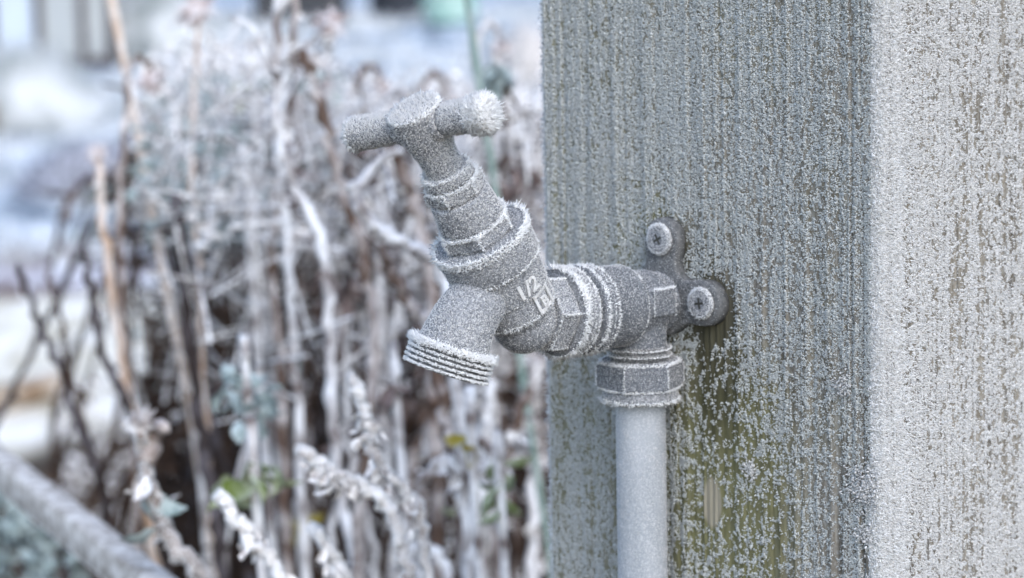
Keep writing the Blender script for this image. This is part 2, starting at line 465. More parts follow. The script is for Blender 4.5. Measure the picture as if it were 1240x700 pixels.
# thick band of longer crystals just round the corner on the right face
k = 26000; v = (rng.random(k) - .5) * .24; dd_ = rng.random(k) ** 1.5 * .016; q = vnoise(dd_ * 500, v * 400, 33) * .8 + np.clip(1 - dd_ / .016, 0, 1) > rng.random(k) * 1.1; dd_, v = dd_[q], v[q]; k = len(v)
crystals('corner_needles', np.stack([-dd_, TR + h_right(dd_, v), Z0 + v], -1), np.array((.35, 1., .05)) + rng.normal(size=(k, 3)) * .55, (.7 + 1.2 * rng.random(k)) * 1e-3 * (.7 + .6 * vnoise(v * 260, dd_ * 300, 34)), .19e-3, M['rim'], trunk, fat=False)
# crumbs of lichen and ice by the split
for (yy, vv, rr, kk) in ((.0755, -.0465, .0052, 260), (.0330, -.0475, .0026, 60), (.068, -.018, .003, 70), (.0755, -.06, .003, 70)):
    kk = int(kk * 1.8); P = np.stack([np.full(kk, .0002) + rng.random(kk) * .001, yy + rng.normal(size=kk) * rr * .5, Z0 + vv + rng.normal(size=kk) * rr * .6], -1)
    crystals('ice_crumbs', P, np.array((1., 0, 0)) + rng.normal(size=(kk, 3)) * .6, .7e-3 * (.5 + rng.random(kk)), .30e-3 * (.4 + rng.random(kk)), M['grain2'], trunk, fat=True)

# ------------------------------------------------------------------ pipe, wall plate elbow, tap
mm = .001
def V3(u, v, tt=0.0): return np.array((u * mm, tt * mm, v * mm))
def uv(dirv): return np.array((dirv[0], 0, dirv[1]), float)
PU = 12.3                                    # the pipe's centre stands this far off the face

pipe = thing('water_pipe', 'pale grey water pipe running down the post from the wall elbow', 'pipe', base0, RZ)
pm = lathe([(0.0, .0075), (Z0 * .5, .0075), (Z0 - .031, .0075), (Z0 - .020, .0075)], (PU * mm, 0, 0), (0, 0, 1), 48)
pt = link('pipe_tube', new_mesh('pipe_tube', *pm, M['pipe']), pipe)
P, Nn = mesh_samples(pt.data, .55)
q = P[:, 2] > Z0 - .13; P, Nn = P[q], Nn[q]
k = len(P); k2 = np.repeat(np.arange(k), 5); P = P[k2] + rng.normal(size=(k * 5, 3)) * .0006; Nn = Nn[k2]
rad = P[:, :2] - np.array((PU * mm, 0)); rad /= np.linalg.norm(rad, axis=1)[:, None]; P[:, :2] = np.array((PU * mm, 0)) + rad * .0075
crystals('frost_dust', P, Nn + rng.normal(size=P.shape) * .5, .22e-3, .10e-3, M['frost'], pt)

elb = thing('wall_plate_elbow', 'grey brass wall plate elbow screwed to the post behind the tap', 'pipe fitting', tuple(P0), RZ)
TILT = .037
AX = np.array((1, 0, TILT)); AX /= np.linalg.norm(AX)     # axis of the horizontal socket
O0 = V3(0, -.2)
def onax(u): return O0 + AX * u * mm
# plate with lobes: flat outline extruded
def plate_outline():
    lob = [((1.0, 18.7), 5.5), ((17.7, .8), 5.6), ((-17.7, .8), 5.6)]
    pts = []
    def f(an):      # smooth union radius by marching a smooth-min field
        lo, hi = 0, 40
        for _ in range(30):
            r = (lo + hi) / 2; x, y = r * math.cos(an), r * math.sin(an)
            ds = [math.hypot(x - cx, y - cy) - rr for (cx, cy), rr in lob]
            # arms to each lobe and the central disc
            for (cx, cy), rr in lob:
                L_ = math.hypot(cx, cy); s = max(0, min(1, (x * cx + y * cy) / L_ ** 2))
                ds.append(math.hypot(x - cx * s, y - cy * s) - (5.6 if cy > 5 else 5.8))
            ds.append(math.hypot(x, y) - 10.2)
            kk = 1.7; d = -math.log(sum(math.exp(-q_ / kk) for q_ in ds)) * kk
            if d < 0: lo = r
            else: hi = r
        return lo
    for i in range(160):
        an = 2 * math.pi * i / 160; r = f(an); pts.append((r * math.cos(an), r * math.sin(an)))
    return pts
ol = plate_outline(); n0 = len(ol); V = []; F = []
for u, sc in ((-.9, 1.0), (3.1, .99), (3.55, .965), (3.75, .90), (3.8, .3)):
    V += [V3(u, y * sc, x * sc) for x, y in ol]
for i in range(4):
    for k in range(n0):
        k2 = (k + 1) % n0; F.append((i * n0 + k, i * n0 + k2, (i + 1) * n0 + k2, (i + 1) * n0 + k))
F.append(tuple(4 * n0 + k for k in range(n0))); F.append(tuple(range(n0))[::-1])
plate = link('back_plate', new_mesh('back_plate', V, F, M['bare']), elb)
frost(plate, 4, (.15, .34), .09, keep=lambda P, Nn: .55 * (Nn[:, 0] > .2) + .1)

# cast body: ball, socket barrel, downward neck, cone to the plate
V, F = join(sphere(onax(11.5), 10.0 * mm),
            lathe([(.8 * mm, 9.6 * mm), (3 * mm, 9.0 * mm), (8 * mm, 8.8 * mm), (12 * mm, 9.6 * mm)], O0, AX, 64),
            lathe([(11 * mm, 9.6 * mm), (18 * mm, 10.2 * mm), (24 * mm, 11 * mm)], O0, AX, 64),
            lathe([(0, 8 * mm), (12.8 * mm, 8 * mm)], V3(PU, -.5), (0, 0, -1), 48),
            box((7.6 * mm, 4 * mm, -2.6 * mm), (16.8 * mm, 10.8 * mm, 5.6 * mm)))
ebody = link('elbow_body', fused('elbow_body', (V, F), .0005, M['metal2'], 2), elb)
frost(ebody, 3.2, (.16, .38), .10, rims=[('line', [V3(16.8, 5.6, 10.6), V3(7.6, 5.6, 10.6)], (0, .4, 1), .8, 12),
      ('line', [V3(16.8, 5.6, 10.6), V3(16.8, -2.6, 10.6)], (.6, .6, 0), .6, 9),
      ('line', [V3(7.6, 5.6, 10.6), V3(7.6, -2.6, 10.6)], (-.6, .6, 0), .4, 8)])
# socket barrel with its rolled front lip
bar = link('socket_barrel', new_mesh('socket_barrel', *lathe([(19 * mm, 10.6 * mm), (19.8 * mm, 11.6 * mm), (20.8 * mm, 12.0 * mm), (25 * mm, 12.1 * mm), (32.8 * mm, 12.3 * mm),
      (33.4 * mm, 13.0 * mm), (38.2 * mm, 13.1 * mm), (38.9 * mm, 12.5 * mm), (39.0 * mm, 8 * mm)], O0, AX, 96), M['metal2']), elb)
frost(bar, 3.6, (.15, .38), .11, rims=[('ring', onax(33.9), AX, .0130, .9, 7, -.2), ('ring', onax(35.5), AX, .0131, .5, 4, 0),
      ('ring', onax(37.9), AX, .0130, 1.1, 12, -.15), ('ring', onax(20.4), AX, .0119, .5, 5, -.4)])
# lower compression joint
neck = link('threaded_collar', new_mesh('threaded_collar', *lathe([(12.2 * mm, 7.8 * mm), (12.6 * mm, 9.2 * mm), (13.6 * mm, 9.3 * mm), (13.9 * mm, 8.7 * mm), (14.4 * mm, 8.7 * mm),
      (14.7 * mm, 9.4 * mm), (15.3 * mm, 9.4 * mm), (15.6 * mm, 8.8 * mm), (17.2 * mm, 8.8 * mm)], V3(PU, 0), (0, 0, -1), 72), M['bare']), elb)
frost(neck, 5, (.15, .3), .09, rims=[('ring', V3(PU, -13.1), (0, 0, -1), .0093, .45, 10, -.6), ('ring', V3(PU, -15.0), (0, 0, -1), .0094, .4, 10, -.5)])
nutR = 13.2 * mm
hv, hf = hexprism(V3(PU, 0), (0, 0, -1), 16.6 * mm, 25.2 * mm, nutR, hint=t_ * 0 + np.array((1, 0, 0)), rot=math.radians(-22.8))
nut = link('compression_nut', new_mesh('compression_nut', hv, hf, M['metal2'], smooth=False), elb)
x_, y_, a_ = frame_from((0, 0, -1), (1, 0, 0)); rims = [('ring', V3(PU, -17.0), (0, 0, -1), .0116, .8, 11, -.5), ('ring', V3(PU, -25.0), (0, 0, -1), .0116, .6, 9, .2)]
for k in range(6):
    an = math.radians(-22.8 + 60 * k); p = x_ * math.cos(an) + y_ * math.sin(an)
    rims.append(('line', [V3(PU, -17.6) + p * nutR, V3(PU, -24.2) + p * nutR], p, .55, 9))
    an2 = math.radians(-22.8 + 60 * (k + 1)); p2 = x_ * math.cos(an2) + y_ * math.sin(an2)
    for zz_ in (-17.2, -24.8): rims.append(('line', [V3(PU, zz_) + p * nutR * .98, V3(PU, zz_) + p2 * nutR * .98], (p + p2) / 2 + np.array((0, 0, .5 if zz_ > -20 else -.3)), .6, 8))
frost(nut, 3.6, (.16, .36), .10, rims=rims)
rg = link('nut_skirt', new_mesh('nut_skirt', *lathe([(25.0 * mm, 11.0 * mm), (26.0 * mm, 11.2 * mm), (27.8 * mm, 11.6 * mm), (28.8 * mm, 11.3 * mm), (29.2 * mm, 10 * mm), (29.0 * mm, 7.2 * mm)],
      V3(PU, 0), (0, 0, -1), 72), M['metal']), elb)
frost(rg, 6, (.15, .35), .10, rims=[('ring', V3(PU, -28.4), (0, 0, -1), .0116, 1.1, 11, .4)])
# screws: closed heads, the recess's shade painted as a dark raised cross
def screw(tc_, vc, spin, label):
    V, F = lathe([(2.6 * mm, 3.0 * mm), (3.4 * mm, 4.4 * mm), (4.6 * mm, 4.75 * mm), (5.2 * mm, 4.3 * mm), (5.35 * mm, 3.2 * mm), (5.38 * mm, 1.0 * mm), (5.38 * mm, .05 * mm)],
                 V3(0, vc, tc_), (1, 0, 0), 40)
    s = link('screw', new_mesh('screw', V, F, M['metal']), elb); s['label'] = label
    cs, sn = math.cos(spin), math.sin(spin)
    parts = []
    for (hw, hh) in ((1.7, .36), (.36, 1.7)):
        bv, bf = box((5.0 * mm, -hw * mm, -hh * mm), (5.42 * mm if hw > 1 else 5.40 * mm, hw * mm, hh * mm))
        bv = [np.array((p[0], tc_ * mm + p[1] * cs - p[2] * sn, vc * mm + p[1] * sn + p[2] * cs)) for p in bv]; parts.append((bv, bf))
    link('recess_shade', new_mesh('recess_shade', *join(*parts), M['dark'], smooth=False), s)
    frost(s, 11, (.2, .45), .11, m='frost', keep=lambda P, Nn: (np.hypot(P[:, 1] - tc_ * mm, P[:, 2] - vc * mm) > 1.9 * mm) * 1.0,
          rims=[('ring', V3(4.7, vc, tc_), (1, 0, 0), .0045, .6, 16, .5), ('ring', V3(5.2, vc, tc_), (1, 0, 0), .0041, .5, 12, 1.2)])
screw(1.2, 18.9, .5, 'upper screw with frosted rim'); screw(17.7, 1.0, .15, 'right screw with frosted rim')
screw(-17.7, 1.0, .9, 'left screw hidden behind the barrel')

# ---- the tap
tap = thing('garden_tap', 'frost covered brass garden tap with crossbar handle sticking out from the post', 'tap', tuple(P0), RZ)
A = V3(59.5, .8)
BETA = math.atan2(.844, .536)
S = np.array((math.cos(BETA), 0, math.sin(BETA)))          # stem direction, up and out
def st(s): return A + S * s * mm
SLAT = -S
# view direction in the tap's frame, used only to set which side carries the cast size mark
def to_local(p):
    d = np.array(p) - P0; return np.array((d @ n_, d @ t_, d[2]))
cl_ = to_local(CAM)
vd = cl_ - st(15); vd = vd - S * (vd @ S); vd /= np.linalg.norm(vd)      # side of the body that faces the path
# union body
OB = V3(86.5, -3.4); OD = np.array((.30, -.157, -.94)); OD /= np.linalg.norm(OD)
V, F = join(sphere(V3(59.8, .6), 9.3 * mm), lathe([(52 * mm, 8.4 * mm), (60 * mm, 8.9 * mm)], O0 + np.array((0, 0, -.0006)), AX, 56),
    lathe([(-3 * mm, 8 * mm), (2.4 * mm, 9.9 * mm), (3.8 * mm, 10.7 * mm), (4.6 * mm, 11.2 * mm), (6.2 * mm, 11.3 * mm), (10.6 * mm, 11.35 * mm), (11.1 * mm, 11.9 * mm), (17 * mm, 12.3 * mm), (22 * mm, 12.6 * mm)], A, S, 80))
def pipe_curve(P, Rr, seg=64):
    P = np.array(P); T = np.gradient(P, axis=0); T /= np.linalg.norm(T, axis=1)[:, None]; x = np.cross(T[0], (0, 1, 0)); V = []; F = []
    for i in range(len(P)):
        x = x - T[i] * (x @ T[i]); x /= np.linalg.norm(x); y = np.cross(T[i], x)
        V += [P[i] + (x * math.cos(q) + y * math.sin(q)) * Rr[i] for q in np.linspace(0, 2 * math.pi, seg, endpoint=False)]
    for i in range(len(P) - 1): F += [(i * seg + k, i * seg + (k + 1) % seg, (i + 1) * seg + (k + 1) % seg, (i + 1) * seg + k) for k in range(seg)]
    return V, F + [tuple(range(seg))[::-1], tuple((len(P) - 1) * seg + k for k in range(seg))]
PO = np.cross((0, 1, 0), S) if np.cross((0, 1, 0), S)[0] > 0 else -np.cross((0, 1, 0), S)
b0 = st(15.5); b3 = OB + OD * .3 * mm; b1 = b0 + PO * .012; b2 = OB - OD * .011
us = np.linspace(0, 1, 26)[:, None]; cur = b0 * (1 - us) ** 3 + 3 * b1 * us * (1 - us) ** 2 + 3 * b2 * us ** 2 * (1 - us) + b3 * us ** 3
V2, F2 = pipe_curve(cur, np.interp(us[:, 0], [0, .5, .8, 1], [.0078, .0086, .0093, .0101]))
body = link('tap_body', fused('tap_body', (V, F), .0004, M['metal'], 2), tap)
spout = link('spout', new_mesh('spout', V2, F2, M['metal']), tap)
frost(body, 5.5, (.2, .5), .13, up=.1, rims=[('ring', st(4.6), S, .0112, 1.0, 9, -.8), ('ring', st(11.2), S, .0119, .35, 5, -.5)])
frost(spout, 5, (.15, .36), .13, grow=lambda P, Nn: .7 + 1.0 * np.clip((P - (OB - OD * 19 * mm)) @ OD / .019, 0, 1))
# spout thread
prof = [(-.2, 9.5), (0, 11.7), (.4, 12.2), (1.5, 12.2)]
z0 = 1.5
for k in range(4):
    prof += [(z0 + .2, 10.9), (z0 + .65, 10.9), (z0 + .95, 12.0), (z0 + 1.2, 12.0)]; z0 += 1.45
prof += [(z0 + .2, 11.3), (z0 + .4, 9.0), (z0 - .5, 8.6), (0.5, 8.4)]
thr = link('spout_thread', new_mesh('spout_thread', *lathe([(a * mm, r * mm) for a, r in prof], OB, OD, 110), M['bare']), tap)
rims = [('ring', OB + OD * .3 * mm, OD, .0121, 1.2, 22, -.6), ('ring', OB + OD * .9 * mm, OD, .0122, 1.1, 20, .0), ('ring', OB - OD * .2 * mm, OD, .0108, .9, 14, -1.2)]
for k in range(4): rims.append(('ring', OB + OD * (2.55 + 1.45 * k) * mm, OD, .0119, .6, 24, 0))
frost(thr, 3, (.1, .2), .08, rims=rims, m='rim')
# inlet hexagon and washer flange
hv, hf = hexprism(O0, AX, 47.3 * mm, 55.0 * mm, 11.6 * mm, hint=(0, 1, 0), rot=math.radians(4))
hx = link('inlet_hexagon', new_mesh('inlet_hexagon', hv, hf, M['metal'], smooth=False), tap)
x_, y_, a_ = frame_from(AX, (0, 1, 0)); rims = []
for k in range(6):
    an = math.radians(4 + 60 * k); p = x_ * math.cos(an) + y_ * math.sin(an); an2 = an + math.pi / 3; p2 = x_ * math.cos(an2) + y_ * math.sin(an2)
    rims += [('line', [onax(48) + p * .0114, onax(54.4) + p * .0114], p, .8, 14), ('line', [onax(54.6) + p * .0112, onax(54.6) + p2 * .0112], p + AX * .5, .8, 9)]
frost(hx, 5, (.2, .45), .12, rims=rims)
fl = link('inlet_flange', new_mesh('inlet_flange', *lathe([(40.4 * mm, 9 * mm), (40.5 * mm, 12.3 * mm), (41.2 * mm, 12.9 * mm), (46.4 * mm, 13.0 * mm), (47.2 * mm, 12.5 * mm), (47.3 * mm, 8 * mm)], O0, AX, 96), M['metal']), tap)
frost(fl, 5, (.18, .42), .11, keep=lambda P, Nn: np.where(Nn @ AX > .8, .35, 1.0), rims=[('ring', onax(46.6), AX, .0129, 1.7, 16, .3), ('ring', onax(45.4), AX, .0130, .9, 6, 0), ('ring', onax(43.5), AX, .0130, .5, 4, 0), ('ring', onax(41.8), AX, .0130, .8, 9, .25)])
ws = link('seal', new_mesh('seal', *lathe([(38.8 * mm, 11.0 * mm), (40.6 * mm, 11.0 * mm)], O0, AX, 64), M['dark']), tap)
# bonnet collar, nut, bonnet, gland, spindle
def lath(name, pr, mt, smooth=True, seg=80): return link(name, new_mesh(name, *lathe([(a * mm, r * mm) for a, r in pr], A, S, seg), M[mt], smooth), tap)
col = lath('bonnet_collar', [(20.41, 12.0), (20.70, 13.4), (21.37, 13.7), (29.64, 14.1), (30.41, 13.7), (30.60, 12.9), (30.60, 6)], 'metal')
frost(col, 5.5, (.2, .5), .12, keep=lambda P, Nn: np.where(Nn @ S > .8, .4, 1.0), rims=[('ring', st(30.12), S, .0139, 1.7, 14, .35), ('ring', st(29.07), S, .0141, 1.1, 8, .0), ('ring', st(20.98), S, .0136, .8, 10, -.5)])
hv, hf = hexprism(A, S, 30.70 * mm, 35.90 * mm, 10.9 * mm, hint=vd, rot=math.radians(-6))
bn = link('bonnet_nut', new_mesh('bonnet_nut', hv, hf, M['metal'], smooth=False), tap)
x_, y_, a_ = frame_from(S, vd); rims = [('ring', st(35.51), S, .0098, 1.0, 11, .3)]
for k in range(6):
    an = math.radians(-6 + 60 * k); p = x_ * math.cos(an) + y_ * math.sin(an); an2 = an + math.pi / 3; p2 = x_ * math.cos(an2) + y_ * math.sin(an2)
    rims += [('line', [st(31.18) + p * .0107, st(35.51) + p * .0107], p, .9, 14), ('line', [st(35.22) + p * .0106, st(35.22) + p2 * .0106], (p + p2) * .5 + S * .5, 1.1, 12)]
frost(bn, 6, (.25, .6), .13, rims=rims)
bo = lath('bonnet', [(35.51, 8.2), (35.99, 9.0), (36.57, 9.25), (43.88, 8.6), (44.65, 8.3), (44.84, 7.0)], 'metal')
frost(bo, 6, (.25, .62), .13, up=.3)
hv, hf = hexprism(A, S, 45.23 * mm, 49.65 * mm, 8.7 * mm, hint=vd, rot=math.radians(-28))
gl = link('gland_nut', new_mesh('gland_nut', hv, hf, M['metal'], smooth=False), tap)
x_, y_, a_ = frame_from(S, vd); rims = [('ring', st(49.46), S, .0076, 1.2, 14, .4)]
for k in range(6):
    an = math.radians(-28 + 60 * k); p = x_ * math.cos(an) + y_ * math.sin(an)
    rims += [('line', [st(45.61) + p * .0084, st(49.27) + p * .0084], p, 1.0, 12)]
frost(gl, 7, (.3, .8), .13, up=.3, rims=rims)
gr = lath('gland_ring', [(50.13, 5.8), (50.23, 7.2), (52.92, 6.9), (53.31, 6.2), (53.40, 4)], 'metal')
frost(gr, 9, (.3, .8), .13, up=.3, rims=[('ring', st(52.92), S, .0067, 1.2, 12, .3)])
sp_ = lath('spindle', [(49.56, 5.2), (53.89, 5.3), (58.70, 5.5), (61.58, 5.9)], 'metal')
frost(sp_, 9, (.25, .7), .13, up=.2)
# handle: hub and crossbar turned so its left arm runs back and down
best = None
c_local = lambda w_: P0 + n_ * w_[0] + t_ * w_[1] + np.array((0, 0, 1)) * w_[2]
def proj(p):
    d = p - CAM; z = d @ FWD; return CX + FPX * (d @ RT) / z, CY - FPX * (d @ UP) / z
Q = np.cross(S, (0, 1, 0))
for i in range(-60, 61):
    ph = math.radians(i); bdir = np.array((0, 1, 0)) * math.cos(ph) + Q * math.sin(ph)
    a1 = proj(c_local(st(68.51) - bdir * .022)); a2 = proj(c_local(st(68.51) + bdir * .022))
    e = abs((a2[1] - a1[1]) / (a2[0] - a1[0]) + .165)
    if a2[0] > a1[0] and (best is None or e < best[0]): best = (e, i, bdir, a1, a2)
BD = best[2]; print('bar', best)
print('check', {k: tuple(round(float(q)) for q in proj(c_local(p))) for k, p in dict(hub=st(68.32), coll=st(30.32), outlet=OB, A=A, nut=V3(PU, -21)).items()})
BC = st(68.70)
hub = link('handle_hub', fused('handle_hub', join(lathe([(5.2 * mm, 5.3 * mm), (7.4 * mm, 4.9 * mm)], BC, BD, 40), lathe([(5.2 * mm, 5.3 * mm), (7.4 * mm, 4.9 * mm)], BC, -BD, 40), lathe([(60.14 * mm, 5.0 * mm), (60.81 * mm, 6.0 * mm), (63.02 * mm, 6.4 * mm), (66.39 * mm, 7.0 * mm), (72.64 * mm, 7.6 * mm), (73.89 * mm, 7.0 * mm), (74.09 * mm, 5 * mm)], A, S, 64)), .0004, M['metal'], 2), tap)
frost(hub, 6.5, (.3, .75), .13, up=.3, grow=lambda P, Nn: 1 + .9 * (Nn @ S > .7) + .4 * np.clip(Nn[:, 2], 0, 1), rims=[('ring', st(73.41), S, .0072, 1.3, 14, .4)])
for sgn, ln, r1, lab in ((-1, 23.5, 4.6, 'rear arm with short frost'), (1, 22.3, 4.8, 'front arm ending in a thick ball of frost needles')):
    V, F = lathe([(6.2 * mm, 4.1 * mm), (8 * mm, 4.2 * mm), ((ln - 1.2) * mm, r1 * mm), ((ln - .3) * mm, (r1 - .3) * mm), (ln * mm, (r1 - 1.2) * mm)], BC, BD * sgn, 48)
    arm = link('handle_arm', new_mesh('handle_arm', V, F, M['metal']), tap); arm['label'] = lab
    dd = BD * sgn
    tipf = (lambda P, Nn, dd=dd, ln=ln, sgn=sgn: 1 + (1.5 if sgn > 0 else .5) * np.clip(((P - BC) @ dd * 1e3 - ln + (6 if sgn > 0 else 2)) / 4, 0, 1) + .9 * np.clip(Nn[:, 2], 0, 1))
    kp = (lambda P, Nn, dd=dd: np.clip(((P - BC) @ dd * 1e3 - 7.9) / 1.2, 0, 1))
    rm = [('ring', BC + dd * (ln - .8) * mm, dd, r1 * mm * .97, 1.7 if sgn > 0 else 1.2, 22 if sgn > 0 else 18, .6)]
    if sgn > 0: rm += [('ring', BC + dd * (ln - q_) * mm, dd, r1 * mm, l_, 17, .1) for q_, l_ in ((1.5, 1.7), (2.6, 1.6), (3.8, 1.5), (5.0, 1.2))] + [('ring', BC + dd * ln * mm, dd, r1 * mm * q_, 1.6, 26, 2.0) for q_ in (.2, .45, .7, .85)]
    else: rm += [('ring', BC + dd * ln * mm, dd, r1 * mm * q_, 1.2, 24, 2.5) for q_ in (.25, .5, .75)]
    frost(arm, 11, (.3, .75), .12, up=.3, grow=tipf, keep=kp, rims=rm)

# raised cast mark on the body: 1/2 and a framed B
def cast_text(txt, size, s_pos, ang, name, rad):
    cu = bpy.data.curves.new('t', 'FONT'); cu.body = txt; cu.size = size * mm; cu.extrude = .35 * mm; cu.align_x = 'CENTER'; cu.offset = .12 * mm
    o = link('t', cu); dg = bpy.context.evaluated_depsgraph_get()
    me = bpy.data.meshes.new_from_object(o.evaluated_get(dg)); bpy.data.objects.remove(o)
    co = np.array([v.co[:] for v in me.vertices])
    me2 = new_mesh(name, wrap(co, s_pos, ang, rad), [tuple(p.vertices) for p in me.polygons], M['frost'], smooth=False)
    return link(name, me2, body)
wd = np.cross(S, vd)
if (c_local(st(12) + wd * .01) - c_local(st(12))) @ RT < 0: wd = -wd
def wrap(co, s_pos, ang, rad):
    out = []
    for x, y, z in co:
        an = ang + x / (rad * mm)
        out.append(st(s_pos) + S * y + (vd * math.cos(an) + wd * math.sin(an)) * (rad * mm + z + .2 * mm))
    return out
cast_text('1/2', 6.2, 12.6, .42, 'size_mark', 12.0)
cast_text('B', 4.4, 6.0, .72, 'approval_mark', 11.3)
fr = []
for (x0, x1, y0, y1) in ((-3.2, 3.2, -1.2, -.3), (-3.2, 3.2, 4.1, 5.0), (-3.2, -2.4, -1.2, 5.0), (2.4, 3.2, -1.2, 5.0)):
    bv, bf = box((x0 * mm, y0 * mm, 0), (x1 * mm, y1 * mm, .45 * mm)); fr.append((wrap(bv, 6.0, .72, 11.3), bf))
fo = link('mark_frame', new_mesh('mark_frame', *join(*fr), M['frost'], smooth=False), body)
frost_lines = []
for ob_ in [o for o in body.children if o.name.startswith(('size_mark', 'approval_mark', 'mark_frame'))]:
    P, Nn = mesh_samples(ob_.data, 16)
    crystals('mark_frost', P, Nn + vd + rng.normal(size=P.shape) * .5, .35e-3, .1e-3, M['frost'], body)

#@@BACKGROUND@@
# ================================================================== the garden behind
def gz(x, y):
    s = np.clip((np.asarray(y, float) - 6.3) / 8.0, 0, 1); s = s * s * (3 - 2 * s) * .56 + np.clip((np.asarray(y, float) - 14.3) / 60, 0, 1) * .1
    return s + (vnoise(np.asarray(x) * 2.3 + 40, np.asarray(y) * 2.3 + 40, 41) - .5) * .05 * np.clip((np.asarray(y) - 3) / 3, 0, 1)
def gzf(x, y): return float(gz(np.array([x]), np.array([y]))[0])
ys = np.concatenate([np.linspace(-30, 2, 20)[:-1], np.linspace(2, 16, 150)[:-1], np.geomspace(16, 1900, 40)])
xs = np.sign(np.linspace(-1, 1, 121)) * np.abs(np.linspace(-1, 1, 121)) ** 1.7
V = []; 
for y in ys:
    wdt = 12 + abs(y) * 1.0
    X = xs * wdt; V += list(zip(X, np.full(121, y), gz(X, np.full(121, y))))
F = [(i * 121 + k, i * 121 + k + 1, (i + 1) * 121 + k + 1, (i + 1) * 121 + k) for i in range(len(ys) - 1) for k in range(120)]
m, t, b = mat('frosty_ground', .95, .1)
tc = N(t, 'ShaderNodeTexCoord'); sp = N(t, 'ShaderNodeSeparateXYZ'); t.links.new(tc.outputs['Object'], sp.inputs[0])
fa = noise(t, 3.2, 5); fb = noise(t, 9, 6, stretch=(1, .45, 1)); fc = noise(t, 1.1, 3)
grass = ramp(t, fb, [(.36, (.09, .115, .14)), (.47, (.28, .33, .39)), (.58, (.54, .61, .69)), (.78, (.74, .80, .86))])
path = ramp(t, fb, [(.32, (.36, .32, .24)), (.44, (.62, .58, .48)), (.58, (.80, .77, .70)), (.78, (.90, .89, .86))])  # pale path, with the sunlight on it painted in as warm, brighter frost
soil = ramp(t, fb, [(.3, (.025, .018, .013)), (.5, (.07, .05, .035)), (.64, (.14, .105, .075)), (.74, (.42, .42, .42))])
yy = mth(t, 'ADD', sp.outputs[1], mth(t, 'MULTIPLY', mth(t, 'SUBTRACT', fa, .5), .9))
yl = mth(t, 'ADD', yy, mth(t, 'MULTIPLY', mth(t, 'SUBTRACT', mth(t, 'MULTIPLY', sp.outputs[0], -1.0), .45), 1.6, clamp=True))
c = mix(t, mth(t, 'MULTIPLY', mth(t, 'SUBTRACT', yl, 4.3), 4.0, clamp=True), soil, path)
frng = ramp(t, fb, [(.35, (.26, .22, .22)), (.5, (.52, .51, .56)), (.64, (.76, .78, .84))])
c = mix(t, mth(t, 'MULTIPLY', mth(t, 'SUBTRACT', yy, 5.9), 4.0, clamp=True), c, frng)
c = mix(t, mth(t, 'MULTIPLY', mth(t, 'SUBTRACT', yy, 6.7), 4.0, clamp=True), c, grass)
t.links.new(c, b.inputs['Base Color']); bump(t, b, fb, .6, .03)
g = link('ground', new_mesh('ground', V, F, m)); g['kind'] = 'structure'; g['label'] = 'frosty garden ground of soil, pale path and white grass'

def stemmat(name, frostc, barkc, lo, hi, scale=55):
    m, t, b = mat(name, .8, .2)
    f = noise(t, scale, 3); c = ramp(t, f, [(lo, barkc), ((lo + hi) / 2, tuple((a + q) / 2 for a, q in zip(frostc, barkc))), (hi, frostc)])
    t.links.new(c, b.inputs['Base Color']); bump(t, b, noise(t, 600, 2), .4, .001); return m
M['s_white'] = stemmat('frosted_stem', (.91, .905, .92), (.20, .16, .15), .33, .58)
M['s_pink'] = stemmat('pinkish_stem', (.72, .67, .66), (.13, .085, .065), .42, .72)
M['s_dark'] = stemmat('dark_stem', (.22, .205, .23), (.032, .023, .021), .42, .85)
M['s_brown'] = stemmat('brown_stem', (.17, .115, .09), (.04, .022, .013), .44, .86)
M['s_tan'] = stemmat('tan_stem', (.84, .78, .74), (.50, .33, .22), .30, .70)
M['cane'] = stemmat('bamboo', (.84, .79, .76), (.58, .43, .32), .32, .66, 60)
M['stake'] = stemmat('green_stake', (.50, .58, .55), (.16, .26, .22), .30, .75, 60)
M['heath'] = stemmat('heather', (.66, .70, .80), (.10, .10, .15), .40, .58, 30)
M['l_white'] = stemmat('leaf_frosted', (.93, .925, .93), (.26, .225, .215), .31, .58, 260)
M['l_grass'] = stemmat('grass_frosted', (.84, .88, .92), (.26, .31, .32), .32, .60, 5)
M['l_dark'] = stemmat('leaf_dark', (.12, .085, .07), (.028, .017, .012), .45, .85, 90)
M['l_blue'] = stemmat('leaf_blue_green', (.58, .67, .69), (.08, .14, .13), .30, .68, 120)
M['l_brown'] = stemmat('leaf_brown', (.42, .36, .37), (.075, .038, .022), .40, .78, 90)
M['l_green'] = stemmat('leaf_green', (.55, .58, .48), (.12, .17, .03), .38, .68, 160)
M['l_yellow'] = stemmat('leaf_yellow', (.60, .55, .38), (.30, .24, .04), .50, .78, 120)
M['head'] = stemmat('seed_head', (.86, .83, .85), (.36, .25, .22), .32, .58, 160)
M['timber'] = stemmat('frosted_timber', (.70, .68, .66), (.22, .19, .16), .30, .66, 140)
M['timber2'] = stemmat('brown_timber', (.55, .47, .38), (.20, .125, .07), .35, .75, 9)

